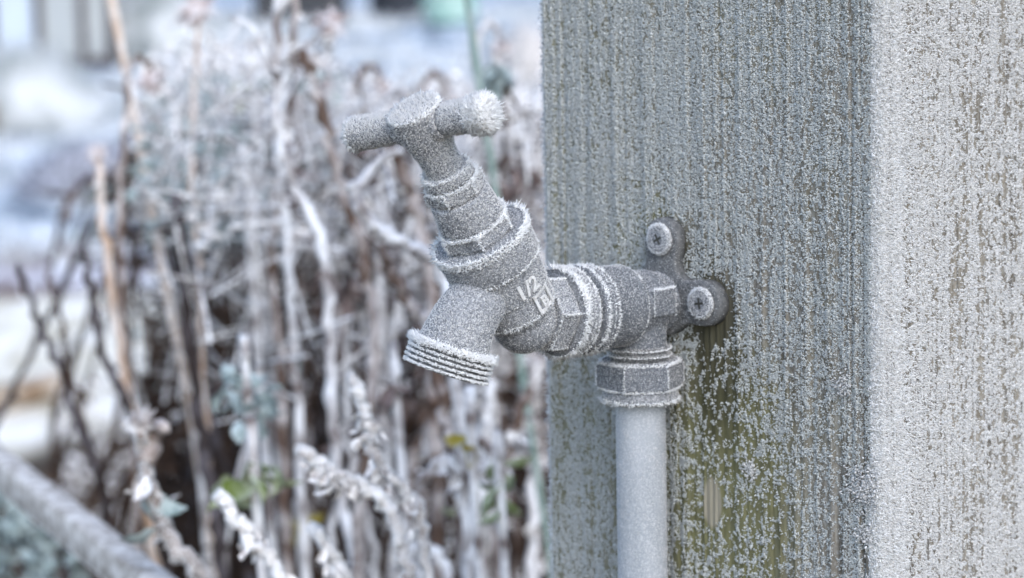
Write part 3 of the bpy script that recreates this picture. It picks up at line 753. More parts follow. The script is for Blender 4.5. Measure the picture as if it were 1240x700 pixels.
def catmull(pts, n):
    P = np.array(pts, float); P = np.vstack([2 * P[0] - P[1], P, 2 * P[-1] - P[-2]]); out = []
    k = len(P) - 3
    for s in np.linspace(0, k - 1e-6, n):
        i = int(s); u = s - i; a, b_, c, d = P[i:i + 4]
        out.append(.5 * (2 * b_ + (c - a) * u + (2 * a - 5 * b_ + 4 * c - d) * u * u + (3 * b_ - a - 3 * c + d) * u ** 3))
    return np.array(out)
def tube(P, R, seg=7, rough=.34):
    P = np.array(P); n = len(P); R = np.broadcast_to(R, n); T = np.gradient(P, axis=0); T /= np.linalg.norm(T, axis=1)[:, None] + 1e-12
    x = np.cross(T[0], (0.3, 1, .2)); x /= np.linalg.norm(x); V = []; F = []
    for i in range(n):
        x = x - T[i] * (x @ T[i]); x /= np.linalg.norm(x); y = np.cross(T[i], x)
        for k in range(seg):
            a = 2 * math.pi * k / seg
            V.append(P[i] + (x * math.cos(a) + y * math.sin(a)) * R[i] * (1 + rough * (rnd.random() * 2 - 1)))
    for i in range(n - 1):
        for k in range(seg): F.append((i * seg + k, i * seg + (k + 1) % seg, (i + 1) * seg + (k + 1) % seg, (i + 1) * seg + k))
    F.append(tuple(range(seg))[::-1]); F.append(tuple((n - 1) * seg + k for k in range(seg)))
    return V, F

# a few leaf shapes shared by every plant (10 mm long, base at the origin, hanging along -z)
LEAF = []
for k in range(7):
    V = []; F = []; nu, nv = 5, 8; curl = rnd.uniform(1.0, 2.6); fold = rnd.uniform(.3, 1.1); tw = rnd.uniform(-1.2, 1.2)
    for j in range(nv):
        s = j / (nv - 1); wdt = (math.sin(math.pi * min(1, s * .93 + .05)) ** .75) * rnd.uniform(.85, 1.15) * .0024
        a = curl * s * s
        cx, cz = .010 * (math.sin(a) * .6) * s, -.010 * s * math.cos(a * .45)
        for i in range(nu):
            q = (i / (nu - 1) - .5) * 2; tq = tw * s
            yy_ = q * wdt; xx = abs(q) ** 1.5 * wdt * fold + rnd.uniform(-1, 1) * .0003
            V.append((cx + xx * math.cos(tq) - yy_ * math.sin(tq), yy_ * math.cos(tq) + xx * math.sin(tq), cz + rnd.uniform(-1, 1) * .0003))
    for j in range(nv - 1):
        for i in range(nu - 1): F.append((j * nu + i, j * nu + i + 1, (j + 1) * nu + i + 1, (j + 1) * nu + i))
    me = new_mesh('leaf', V, F, M['l_white']); LEAF.append(me)
def headmesh(k):
    V, F = sphere((0, 0, 0), .0042, 12, 9); V = [v * (1 + .5 * (rnd.random() - .4)) for v in V]
    for _ in range(150):
        d = rng.normal(size=3); d /= np.linalg.norm(d); p = d * .003; e = rng.normal(size=3); e = np.cross(d, e); e /= np.linalg.norm(e); f = np.cross(d, e)
        L = rnd.uniform(.0025, .006); i = len(V); V += [p + e * .0008, p - e * .0005 + f * .0008, p - e * .0005 - f * .0008, p + (d + rng.normal(size=3) * .3) * L]; F += [(i, i + 1, i + 3), (i + 1, i + 2, i + 3), (i + 2, i, i + 3)]
    return new_mesh('seed_head', V, F, M['head'], smooth=False)
HEAD = [headmesh(k) for k in range(3)]

def put(mesh, name, parent, loc, size, mt, down=True, tilt=None):
    o = bpy.data.objects.new(name, mesh); COL.objects.link(o); o.parent = parent
    o.location = loc
    tl = tilt if tilt is not None else (rnd.uniform(-.7, .7), rnd.uniform(-.7, .7))
    o.rotation_euler = (tl[0], tl[1], rnd.uniform(0, 6.28)); o.scale = (size * rnd.uniform(.8, 1.2), size * rnd.uniform(.8, 1.3), size)
    if mt:
        o.material_slots[0].link = 'OBJECT'; o.material_slots[0].material = M[mt]
    return o

def to_ground(p, prev, lean=.12):
    """continue a stem from p down to the soil"""
    d = p - prev; d = d / (np.linalg.norm(d) + 1e-9); d[2] = min(d[2], -.6); d /= np.linalg.norm(d)
    k = p[2] / -d[2]; g_ = p + np.array((d[0] * k * lean * 2, d[1] * k * lean, -p[2])); g_[2] = gzf(g_[0], g_[1])
    q = g_ - p; h = min(.02, abs(q[2]) * .15); return [p + d * h, p + d * h * 1.6 + q * .12, p + q * .4, g_]

def stalk(name, label, cat, pts, D, wpx, mt='s_white', leaves=(), head=None, twigs=(), group=None, fuzz=0, ground=True, w0=None, straight=False):
    """pts: photo pixels from the top downwards; leaves: (fraction down, count, length mm, material)"""
    Ds = np.broadcast_to(D, len(pts)); P = [at(x, y, d) for (x, y), d in zip(pts, Ds)]
    if straight:      # a rod: run it on in a line down to the soil
        d_ = (P[-1] - P[0]) / np.linalg.norm(P[-1] - P[0]); e_ = P[0] + d_ * (P[0][2] / -d_[2]); P = [P[0] + (e_ - P[0]) * q for q in np.linspace(0, 1, 9)]; ground = False
    npx = len(P)
    if ground: P += to_ground(P[-1], P[-2])
    base = P[-1]; C_ = catmull(P, max(14, 7 * len(P)))
    C_[1:-1] += rng.normal(size=(len(C_) - 2, 3)) * (0 if straight else .0009)
    r = wpx / 2 / FPX * float(np.mean(Ds))
    R = np.linspace(.62 if w0 is None else w0, 1.0, len(C_)) * r
    th = thing(name, label, cat, tuple(base), 0, group)
    sm = link('stem', new_mesh('stem', *tube(C_ - base, R)), th); sm.data.materials.append(M[mt])
    if ground: nvis = int(len(C_) * (npx - 1) / (len(P) - 1)) + 1
    else: nvis = len(C_)
    vis = C_[:nvis] - base
    if fuzz:
        P2, N2 = mesh_samples(sm.data, 2.2)
        q = P2[:, 2] > vis[-1][2] - .02; P2, N2 = P2[q], N2[q]
        D2 = N2 + rng.normal(size=P2.shape) * .6; D2[:, 2] += .5
        crystals('frost', P2, D2, fuzz * 1e-3 * (.4 + .6 * rng.random(len(P2))), .28e-3, M['rim'], sm)
    for fr, n, ln, lm in leaves:
        for _ in range(n):
            p = vis[min(len(vis) - 1, max(0, int((fr + rnd.gauss(0, .07)) * len(vis))))]
            put(rnd.choice(LEAF), 'leaf', th, tuple(p + rng.normal(size=3) * (.0015, .003, .0015)), ln / 10 * rnd.uniform(.7, 1.25), lm)
    if head: put(rnd.choice(HEAD), 'seed_head', th, tuple(vis[0]), head[0] / 12 if isinstance(head, tuple) else head / 12, head[1] if isinstance(head, tuple) else None)
    for fr, dx, dz, wf in twigs:
        i = int(fr * (len(vis) - 1)); p = vis[i]; L = math.hypot(dx, dz) / 1000
        q = [p, p + np.array((dx * .5, rnd.uniform(-8, 8), dz * .8)) / 1000, p + np.array((dx, rnd.uniform(-12, 12), dz)) / 1000]
        tw = link('twig', new_mesh('twig', *tube(catmull(q, 10), np.linspace(1, .6, 10) * r * wf, 6)), th); tw.data.materials.append(M[mt])
    return th

G1 = 'dead flower stalks standing behind the tap'
# --- stalks one can pick out
stalk('bamboo_cane', 'pale peach bamboo cane leaning at the upper left', 'cane', [(124, -60), (181, 240)], (1.42, 1.44), 11, 'cane', w0=.95, straight=True)
stalk('plant_stake', 'thin green plant stake standing just left of the post', 'stake', [(556, -60), (599, 228)], (1.16, 1.18), 10, 'stake', w0=.95, straight=True)
stalk('dead_stalk', 'tall pale stalk rising out of the top of the picture, left of the tap handle', 'stalk', [(338, -60), (336, 60), (337, 160), (352, 215), (392, 300), (399, 420), (408, 560), (432, 700)], 1.12, 17, 's_white', [(.12, 5, 9, 'l_white'), (.35, 4, 10, 'l_white')], group=G1, twigs=[(.1, 30, 26, .6), (.2, -22, 30, .5)])
stalk('dead_stalk', 'darker straight stalk beside the tall pale one at the top', 'stalk', [(356, -40), (357, 60), (350, 150), (330, 260), (338, 420)], 1.25, 13, 's_pink', [(.2, 5, 9, 'l_white'), (.5, 3, 9, 'l_brown')], group=G1)
stalk('dead_stalk', 'pinkish stalk bending down just left of the rear handle arm', 'stalk', [(366, 60), (385, 120), (402, 190), (428, 265), (447, 350), (452, 440), (440, 560)], 1.08, 17, 's_pink', [(.08, 3, 8, 'l_white')], group=G1, w0=.8)
stalk('dead_stalk', 'thick white stalk arching from the left towards the tap collar', 'stalk', [(425, 222), (436, 250), (456, 276), (490, 296), (530, 322), (548, 400), (560, 560)], 1.0, 19, 's_white', [(.5, 2, 8, 'l_white')], group=G1, w0=.9, twigs=[(.05, 20, 16, .7)])
stalk('dead_stalk', 'pale stalk slanting down to the spout thread', 'stalk', [(462, 300), (478, 335), (500, 372), (520, 398), (540, 500)], 1.02, 17, 's_pink', group=G1, w0=.9)
stalk('dead_stalk', 'pale stalk right behind the spindle of the tap', 'stalk', [(470, 180), (490, 215), (506, 265), (520, 330), (524, 470)], 1.16, 18, 's_pink', [(.3, 3, 9, 'l_white')], group=G1, w0=.9)
stalk('dead_stalk', 'grey violet upright stalk in the dark left half of the thicket', 'stalk', [(214, 235), (220, 300), (228, 400), (244, 520), (256, 600)], 1.25, 15, 's_dark', group=G1, w0=.95)
stalk('dead_stalk', 'second grey violet stalk leaning close behind the first', 'stalk', [(236, 300), (246, 380), (248, 450), (262, 540), (290, 640)], 1.4, 13, 's_dark', group=G1, w0=.9)
stalk('dead_stalk', 'dark slanting stalk nearest the left edge, against the bright path', 'stalk', [(22, 320), (40, 372), (60, 420), (84, 475), (112, 560)], 1.35, 13, 's_dark', group=G1, w0=.6)
stalk('dead_stalk', 'thin brown stalk beside the leftmost slanting one', 'stalk', [(58, 330), (72, 380), (80, 425), (96, 485), (120, 570)], 1.45, 10, 's_brown', [(.35, 3, 7, 'l_brown')], group=G1, w0=.6)
stalk('dead_stalk', 'tan stalk with a pale bud on its tip at the left', 'stalk', [(118, 186), (124, 240), (132, 310), (144, 420), (165, 520)], 1.3, 13, 's_tan', head=(10, 'head'), leaves=[(.1, 2, 7, 'l_white')], group=G1, w0=.7)
stalk('dead_stalk', 'grey stalk crossing the lower part of the tan budded one', 'stalk', [(102, 300), (112, 350), (124, 420), (150, 480), (175, 560)], 1.25, 13, 's_dark', [(.3, 3, 8, 'l_white')], group=G1, w0=.7)
stalk('dead_stalk', 'slim stalk carrying a round pale seed head at the top left', 'stalk', [(237, 14), (238, 60), (236, 110), (232, 200), (240, 330)], 1.3, 7, 's_tan', head=(17, 'head'), group=G1)
stalk('dead_stalk', 'stalk reaching up and right to a frosted tan seed head', 'stalk', [(400, 30), (388, 42), (366, 62), (346, 88), (340, 200), (350, 330)], 1.22, 12, 's_white', head=(16, 'head'), leaves=[(.1, 4, 10, 'l_white'), (.02, 2, 9, 'l_brown')], group=G1)
for i, (x, y, h_, lb) in enumerate([(455, 88, 14, 'drooping frosted seed head above the rear handle arm'), (388, 78, 12, 'small brown drooping head under the tan seed head'),
        (534, 98, 13, 'drooping frosted seed head above the front handle arm'), (600, 38, 13, 'highest drooping head between the green stake and the post'),
        (176, 78, 15, 'white fluffy head beside the bamboo cane'), (625, 205, 12, 'pale head showing between tap collar and post'),
        (488, 120, 10, 'small brown head just left of the handle hub top')]):
    d = rnd.uniform(1.25, 1.5)
    stalk('dead_stalk', lb, 'stalk', [(x + 6, y + 22), (x + 4, y + 2), (x - 8, y - 10), (x - 22, y + 12), (x - 26 + rnd.uniform(-8, 8), y + 70), (x - 30, y + 220), (x - 20, y + 380)], d, 10, rnd.choice(['s_white', 's_pink']),
          head=(h_, 'head'), leaves=[(.05, 3, 11, 'l_white'), (.03, 2, 9, 'l_brown'), (.2, 4, 10, 'l_white')], group=G1)
G2 = 'cut stalks with white frosted tips near the bottom'
stalk('cut_stalk', 'cut stalk with white tip leaning right from the lower edge', 'stalk', [(262, 598), (285, 628), (312, 662), (345, 706), (372, 760)], .86, 17, 's_white', [(.45, 16, 7, 'l_white'), (.75, 12, 8, 'l_white')], group=G2, fuzz=1.3, w0=.9)
stalk('cut_stalk', 'cut stalk with white tip lying nearly level above leaf clump', 'stalk', [(362, 542), (385, 560), (412, 577), (450, 592), (480, 640), (500, 730)], .86, 16, 's_white', [(.3, 34, 8, 'l_white'), (.5, 10, 8, 'l_white')], group=G2, fuzz=1.3, w0=.9, twigs=[(.2, -2, -16, .7)])
stalk('cut_stalk', 'cut upright stalk with white tip standing below left of the spout', 'stalk', [(429, 456), (436, 484), (446, 520), (458, 560), (490, 592), (510, 640), (520, 730)], .87, 16, 's_white', [(.3, 18, 7, 'l_white'), (.62, 26, 8, 'l_white')], group=G2, fuzz=1.3, w0=.85)
stalk('cut_stalk', 'lowest cut stalk with white tip at the middle bottom', 'stalk', [(380, 636), (396, 662), (420, 700), (450, 760)], .88, 15, 's_white', [(.4, 14, 7, 'l_white')], group=G2, fuzz=1.3, w0=.9)
stalk('bud_stalk', 'thick frosted stem with two upright buds at the lower left', 'stem', [(168, 512), (172, 545), (180, 582), (200, 640), (248, 705), (300, 780)], .95, 25, 's_pink', [(.42, 5, 12, 'l_white'), (.5, 4, 14, 'l_blue'), (.7, 12, 9, 'l_white')], head=(12, 's_white'), group=None, fuzz=1.2, w0=.6, twigs=[(.3, 10, 17, 1.0)])
# arching stems low on the right
for i, (pts, lb) in enumerate([([(575, 700), (572, 600), (556, 566), (528, 560), (512, 600), (508, 720)], 'stem bent over in a tight arch below the spout'),
        ([(612, 620), (604, 560), (584, 536), (560, 552), (566, 620), (590, 740)], 'arched stem beside the yellow leaf near the post'),
        ([(470, 720), (486, 680), (512, 660), (540, 690), (548, 760)], 'low arched stem at the bottom edge under the tap'),
        ([(640, 470), (625, 510), (612, 570), (600, 640), (606, 740)], 'straight pinkish stem descending beside the green leaf'),
        ([(596, 460), (586, 520), (574, 590), (578, 660), (590, 740)], 'straight stem hanging below the spout thread'),
        ([(520, 470), (512, 520), (500, 560), (498, 640), (500, 740)], 'white leafy stem below left of the spout thread'),
        ([(648, 440), (640, 500), (646, 600), (640, 740)], 'stem touching the left edge of the post')]):
    stalk('dead_stalk', lb, 'stalk', pts, 1.0 + .05 * i, 14, ['s_white', 's_pink'][i % 2], [(.3, 7, 11, 'l_white'), (.55, 5, 10, 'l_white')], group=G1, w0=.85)
# clumps and lone leaves
def leafy(label, cx, cy, D, rx, ry, n, ln, lm, name='leafy_shoot', cat='shoot', smat='s_white'):
    c0 = at(cx, cy, D); g0 = np.array((c0[0], c0[1], gzf(c0[0], c0[1])))
    th = thing(name, label, cat, tuple(g0)); k = D / FPX
    P = catmull([c0 - g0 + np.array((0, 0, ry * k)), c0 - g0, np.array((.01, .0, c0[2] * .5)), np.zeros(3)], 16)
    sm = link('stem', new_mesh('stem', *tube(P, .0022)), th); sm.data.materials.append(M[smat])
    for _ in range(n):
        a = rnd.random() * 6.28; q = rnd.random() ** .5
        put(rnd.choice(LEAF), 'leaf', th, tuple(c0 - g0 + np.array((math.cos(a) * q * rx * k, rnd.gauss(0, .5) * rx * k, math.sin(a) * q * ry * k))), ln / 10 * rnd.uniform(.7, 1.2), lm, tilt=(rnd.uniform(-1.3, 1.3), rnd.uniform(-1.3, 1.3)))
    return th
leafy('pale blue green leaf clump hanging in the middle of the thicket', 300, 478, 1.05, 34, 45, 36, 11, 'l_blue')
leafy('frosted leaf clump left of the rear handle arm', 300, 250, 1.25, 70, 60, 42, 13, 'l_white')
leafy('grey green frosted clump above the dark hollow', 215, 195, 1.4, 60, 60, 46, 13, 'l_blue')
leafy('leafy shoot with broad green leaves left of the cut stalks', 308, 568, .99, 34, 14, 9, 20, 'l_green')
leafy('shoot with bright green leaves close to the post', 606, 590, .98, 10, 34, 12, 14, 'l_green')
leafy('shoot with one yellow leaf below the spout', 571, 532, .98, 6, 10, 4, 13, 'l_yellow')
leafy('small green leaves by the bottom of the arch', 556, 615, 1.15, 8, 22, 4, 12, 'l_green')
leafy('green sprig among frosted leaves at the top of the thicket', 305, 110, 1.45, 20, 22, 7, 12, 'l_green')
leafy('reddish brown leaves below the spout', 480, 480, 1.05, 16, 20, 8, 13, 'l_brown')
leafy('yellow green leaves in the dark hollow, left of the cut stalks', 362, 635, 1.3, 18, 16, 9, 14, 'l_yellow')
for (cx, cy, lb) in ((25, 625, 'blue green frosted plant below the rail, nearest the left edge'), (75, 665, 'blue green frosted plant below the rail, at the bottom edge'), (0, 690, 'blue green frosted plant cut by the bottom left corner')):
    leafy(lb, cx, cy, 1.45, 52, 42, 42, 20, 'l_blue', 'kale_plant', 'plant', 's_dark')

# --- the rest of the thicket: dead stalks nothing tells apart
FILLED = []
def fill(px, ytop, D, wpx, sm, lm, nleaf, leafd, grp, label, ln=10, sway=40):
    x1 = px + rnd.gauss(0, sway * 2.3); yb = 720 + rnd.uniform(0, 60); j = lambda a: rnd.gauss(0, a)
    if rnd.random() < .62:      # top bent over and hanging
        w = rnd.choice((-1, 1)) * rnd.uniform(20, 120); h = rnd.uniform(30, 70) + abs(w) * rnd.uniform(.2, 1.2)
        top = [(px + w, ytop + h), (px + w * .8, ytop + h * .3), (px + w * .4, ytop), (px, ytop + h * .4)]
    else: top = [(px + j(14), ytop - 14), (px, ytop)]
    H = yb - ytop
    pts = top + [(px * .75 + x1 * .25 + j(22), ytop + H * .28), ((px + x1) / 2 + j(28), ytop + H * .55), (x1 + j(10), ytop + H * .8), (x1, yb)]
    zone = next(z for lim, z in ((175, 'beside the cane'), (215, 'right of the cane'), (255, 'by the slim stalk'), (300, 'left of tall stalk'), (350, 'by the tall stalk'),
        (400, 'right of tall stalk'), (450, 'left of rear arm'), (500, 'behind the rear arm'), (545, 'behind tap stem'), (590, 'behind front arm'), (630, 'by green stake'), (9999, 'beside the post')) if px < lim)
    hgt = 'topmost' if ytop < 150 else ('handle height' if ytop < 230 else 'collar height')
    form = ('bent right' if w > 0 else 'bent left') if len(top) == 4 else 'upright'
    tone = {'s_white': 'white', 's_pink': 'pinkish', 's_dark': 'grey', 's_brown': 'brown'}[sm]
    label = f'{label} {tone} stalk {form} {zone}, {hgt}'
    tw = [(rnd.uniform(.03, .75), j(30), rnd.uniform(-40, 32), rnd.uniform(.45, .85)) for _ in range(rnd.randint(2, 4))]
    FILLED.append((px, label, stalk('dead_stalk', label, 'stalk', pts, D, wpx, sm, [(leafd, nleaf, ln, lm), (leafd + .3, nleaf // 2, ln, rnd.choice((lm, 'l_brown')))], group=grp, twigs=tw, head=(rnd.uniform(6, 12), 'head') if rnd.random() < .3 else None)))
GA = 'brown stalks at the back of the thicket'; LA = 'far'
GB = 'pale stalks in the middle of the thicket'; LB_ = 'near'
def top_y(px): return float(np.interp(px, [130, 190, 260, 340, 420, 520, 660], [150, 70, 45, 30, 90, 95, 90]))
for i in range(84):
    px = rnd.uniform(150, 665); d = rnd.uniform(1.65, 2.5)
    if 175 < px < 330 and rnd.random() < .5: px = rnd.uniform(330, 660)
    fill(px, top_y(px) + 60 + rnd.uniform(0, 130), d, rnd.uniform(7, 13), rnd.choice(['s_dark', 's_brown', 's_brown']), rnd.choice(['l_white', 'l_brown', 'l_brown', 'l_blue']), rnd.randint(5, 10), rnd.uniform(.15, .6), GA, LA, 14)
for i in range(36):
    px = rnd.uniform(190, 660)
    if i % 3 == 0 or 195 < px < 335 and rnd.random() < .6: px = rnd.uniform(345, 660)
    d = rnd.uniform(1.2, 1.7)
    fill(px, top_y(px) + rnd.uniform(0, 230) ** 1.0, d, rnd.uniform(5, 10), rnd.choice(['s_white', 's_pink', 's_dark', 's_brown']), rnd.choice(['l_white', 'l_white', 'l_white', 'l_blue', 'l_brown']), rnd.randint(9, 16), rnd.uniform(.05, .45), GB, LB_, 17)

for lab in {f[1] for f in FILLED}:
    same = sorted([f for f in FILLED if f[1] == lab], key=lambda f: f[0])
    if len(same) > 1:
        for i, f in enumerate(same): f[2]['label'] = lab + ', ' + (('left one of two', 'right one of two')[i] if len(same) == 2 else ('leftmost', 'second from left', 'third from left', 'fourth from left', 'fifth from left', 'sixth from left')[min(i, 5)])
# uncountable twigs, dead leaves and low growth inside the thicket
def debris(name, n, fx, size, mt, label):
    """small bent leaf blades, each a two-quad strip"""
    C0 = fx(n); a = rng.normal(size=(n, 3)); a /= np.linalg.norm(a, axis=1)[:, None]; b_ = np.cross(a, rng.normal(size=(n, 3))); b_ /= np.linalg.norm(b_, axis=1)[:, None]
    nn = np.cross(a, b_); L = size * (.5 + rng.random((n, 1))); W = L * (.15 + .25 * rng.random((n, 1)))
    V = np.stack([C0 - a * L, C0 - b_ * W, C0 + b_ * W, C0 + nn * L * .3 + a * L * .2 - b_ * W, C0 + nn * L * .3 + a * L * .2 + b_ * W, C0 + a * L + nn * L * .1], 1).reshape(-1, 3)
    Fq = np.array([(0, 1, 2), (1, 3, 4), (1, 4, 2), (3, 5, 4)]); F = (Fq[None] + (np.arange(n) * 6)[:, None, None]).reshape(-1, 3)
    o = link(name, new_mesh(name, V, [tuple(f) for f in F.tolist()], M[mt], smooth=False)); o['kind'] = 'stuff'; o['label'] = label; return o
def cloud(px0, px1, y0, y1, d0_, d1, dens=None):
    def f(n):
        out = []
        while len(out) < n:
            x = rnd.uniform(px0, px1); y = rnd.uniform(y0, y1)
            if dens and rnd.random() > dens(x, y): continue
            p = at(x, y, rnd.uniform(d0_, d1))
            if p[2] > .01: out.append(p)
        return np.array(out)
    return f
debris('frosted_foliage', 10000, cloud(165, 665, 40, 300, 1.5, 2.1, lambda x, y: np.clip((y - top_y(x) + 10) / 60, 0, 1) * np.clip((290 - y) / 120, 0, 1) * (.3 + .7 * (vnoise(x / 38, y / 38, 51) > .45))), .006, 'l_white', 'mass of small frosted leaves on top of the thicket')
debris('withered_foliage', 9000, cloud(170, 665, 150, 720, 1.6, 2.4, lambda x, y: (.12 + .88 * (vnoise(x / 45, y / 70, 52) > .42)) * (.45 if 165 < x < 335 and 230 < y < 450 else 1)), .008, 'l_dark', 'mass of small withered leaves inside the thicket')
debris('core_shade_leaves', 9000, cloud(185, 675, 250, 730, 2.0, 2.7, lambda x, y: np.clip((y - 240) / 120, .15, 1) * (1 if x > 330 or y > 450 else .4)), .011, 'l_dark', 'dark brown leaf mass added to deepen the thicket shade')  # dark leaf mass added behind the stems to deepen the shaded core
debris('grey_green_foliage', 1300, cloud(180, 420, 90, 300, 1.4, 1.9, lambda x, y: (vnoise(x / 40, y / 40, 53) > .5) * 1.0), .006, 'l_blue', 'grey green leaves in the upper left of the thicket')
debris('pale_foliage', 900, cloud(430, 665, 330, 720, 1.3, 1.7, lambda x, y: .1 + .9 * (vnoise(x / 30, y / 60, 54) > .5)), .005, 'l_white', 'frosted scraps of leaf below the tap')
def gl_(x0, x1, y0, y1):
    def f(n):
        y = y0 + (y1 - y0) * rng.random(n) ** .8; x = (x0 + (x1 - x0) * rng.random(n)) * (y / y1)
        return np.stack([x, y, gz(x, y) + .01 + .05 * rng.random(n) ** 2], -1)
    return f
debris('leaf_litter', 9000, gl_(-.62, 1.3, 1.6, 4.3), .022, 's_brown', 'brown leaf litter on the soil under the thicket')
debris('litter_frost', 2600, gl_(-.9, 1.3, 1.6, 4.4), .018, 'l_white', 'frosted scraps lying on the leaf litter')
def fine_twigs(name, n, fx, m_, label):
    P = fx(n); D = rng.normal(size=(n, 3)) * np.array((1, .6, .9)) + np.array((0, 0, .25))
    o = crystals(name, P, D, .02 + .05 * rng.random(n), .0011 * (.6 + .8 * rng.random(n)), M[m_], None); o['label'] = label
fine_twigs('frosted_twigs', 1100, cloud(190, 665, 50, 480, 1.15, 2.0, lambda x, y: np.clip((y - top_y(x)) / 40, 0, 1) * (1 - .75 * np.clip((y - 200) / 250, 0, 1))), 'l_white', 'fine frosted twigs criss crossing in the thicket')
fine_twigs('bare_twigs', 900, cloud(170, 665, 180, 720, 1.3, 2.1), 's_brown', 'fine bare brown twigs criss crossing low in the thicket')
# frosted grass blades
def blades(name, n, x0, x1, y0, y1, h, m_, label):
    y = y0 + (y1 - y0) * rng.random(n); x = (x0 + (x1 - x0) * rng.random(n)) * (y / y1); k = vnoise(x * 3, y * 3, 61) > .42; x, y = x[k], y[k]; n = len(x)
    P = np.stack([x, y, gz(x, y) - .005], -1); D = rng.normal(size=(n, 3)) * .35 + np.array((0, 0, 1))
    o = crystals(name, P, D, h * (.5 + rng.random(n)), .004 * y / 6, m_, None); o['label'] = label; return o
blades('grass', 34000, -4.5, 2.2, 6.3, 15, .06, M['l_grass'], 'white frosted grass beyond the path')
blades('dry_grass', 3500, -1.6, 1.2, 5.8, 6.8, .04, M['l_brown'], 'brown and white dry growth along the far edge of the path')

# --- timber rail, lower left
def beam(name, label, cat, a, b_, w_, h_, mt, stakes=()):
    a = np.array(a); b_ = np.array(b_); L = np.linalg.norm(b_ - a); d = (b_ - a) / L
    base = (a + b_) / 2; th = thing(name, label, cat, (base[0], base[1], gzf(base[0], base[1])))
    up = np.array((0, 0, 1.0)); sd = np.cross(d, up); sd /= np.linalg.norm(sd); V = []; F = []; n = 40
    prof = [(-1, -.9), (-.9, -1), (.9, -1), (1, -.9), (1, .88), (.86, 1), (0, 1.04), (-.86, 1), (-1, .88)]; o_ = np.array(th.location)
    for i in range(n):
        for (p, q) in prof: V.append(a + d * L * i / (n - 1) + sd * p * w_ / 2 * (1 + rnd.uniform(-.02, .02)) + up * q * h_ / 2 * (1 + rnd.uniform(-.02, .02)) - o_)
    k = len(prof)
    for i in range(n - 1):
        for j in range(k): F.append((i * k + j, i * k + (j + 1) % k, (i + 1) * k + (j + 1) % k, (i + 1) * k + j))
    F += [tuple(range(k))[::-1], tuple((n - 1) * k + j for j in range(k))]
    bmn = link('board', new_mesh('board', V, F, M[mt]), th)
    for s in stakes:
        p = a + d * L * s; v, f = lathe([(0, .018), (p[2] - h_ / 2 - gzf(p[0], p[1]) + .02, .018)], p * (1, 1, 0) + np.array((0, 0, gzf(p[0], p[1]) - .02)) - o_, (0, 0, 1), 10)
        link('stake', new_mesh('stake', v, f, M[mt]), th)
    return th, bmn
def level(x, y, z):      # point at height z on the ray of a photo pixel
    d = FWD + RT * (x - CX) / FPX - UP * (y - CY) / FPX; return CAM + d * ((z - CAM[2]) / d[2])
ra, rb = level(-120, 470, .545), level(330, 830, .545)
rail, rboard = beam('timber_rail', 'frosted timber rail slanting across the lower left corner', 'rail', ra, rb, .013, .016, 'timber', (.03, .97))
P, Nn = mesh_samples(rboard.data, 1.6); q = Nn[:, 2] > .3; P, Nn = P[q], Nn[q]
crystals('frost', P, Nn + rng.normal(size=P.shape) * .6, 1.4e-3, .45e-3, M['rim'], rboard)
beam('wooden_stick', 'tan piece of wood lying on the pale path at the left', 'stick', level(-60, 500, .03), level(76, 462, .03), .06, .04, 'timber2')
beam('timber_edging', 'brown timber edging board of a far bed at the left', 'edging', level(-160, 165, .26), level(136, 118, .27), .06, .10, 'timber2')

# --- far things
def wisp(name, label, cat, cx, cy, D, rx, ry, n, m_, L, R, pm='twigs'):
    c0 = at(cx, cy, D); g0 = (c0[0], c0[1], gzf(c0[0], c0[1])); th = thing(name, label, cat, g0); k = D / FPX
    an = rng.normal(size=(n, 3)); an /= np.linalg.norm(an, axis=1)[:, None]; an[:, 2] = np.abs(an[:, 2]) * 1.0 - .15
    top = c0[2] - g0[2] + ry * k
    P = an * np.array((rx * k, rx * k, top)) * (rng.random((n, 1)) ** .4 * .85); P[:, 2] = np.maximum(P[:, 2], .0)
    o = crystals(pm, P, an + rng.normal(size=(n, 3)) * .35 + (0, 0, .5), L * (.5 + rng.random(n)), R, M[m_], th)
    v, f = lathe([(0, .03), (top * .5, .012)], (0, 0, -.01), (0, 0, 1), 8); link('trunk', new_mesh('trunk', v, f, M['s_dark']), th)
    return th
wisp('frosted_shrub', 'low rounded pale grey shrub at the far upper left', 'shrub', 25, 100, 9.6, 95, 42, 7000, 'l_grass', .13, .006)
wisp('frosted_shrub', 'feathery pale shrub between the cane and the slim seed head stalk', 'shrub', 195, 40, 11.5, 60, 46, 5000, 'l_grass', .14, .006)
wisp('frosted_shrub', 'greyish frosted shrub at the top right beside the post', 'shrub', 640, 55, 10.5, 34, 34, 6000, 'l_white', .07, .006)
wisp('heather_clump', 'dark purple low clump with frosted top in the left grass', 'clump', 112, 176, 8.0, 100, 9, 5000, 'heath', .06, .005)
wisp('heather_clump', 'small brownish clump right behind the bamboo cane', 'clump', 162, 194, 7.8, 40, 4, 1600, 's_pink', .05, .005)
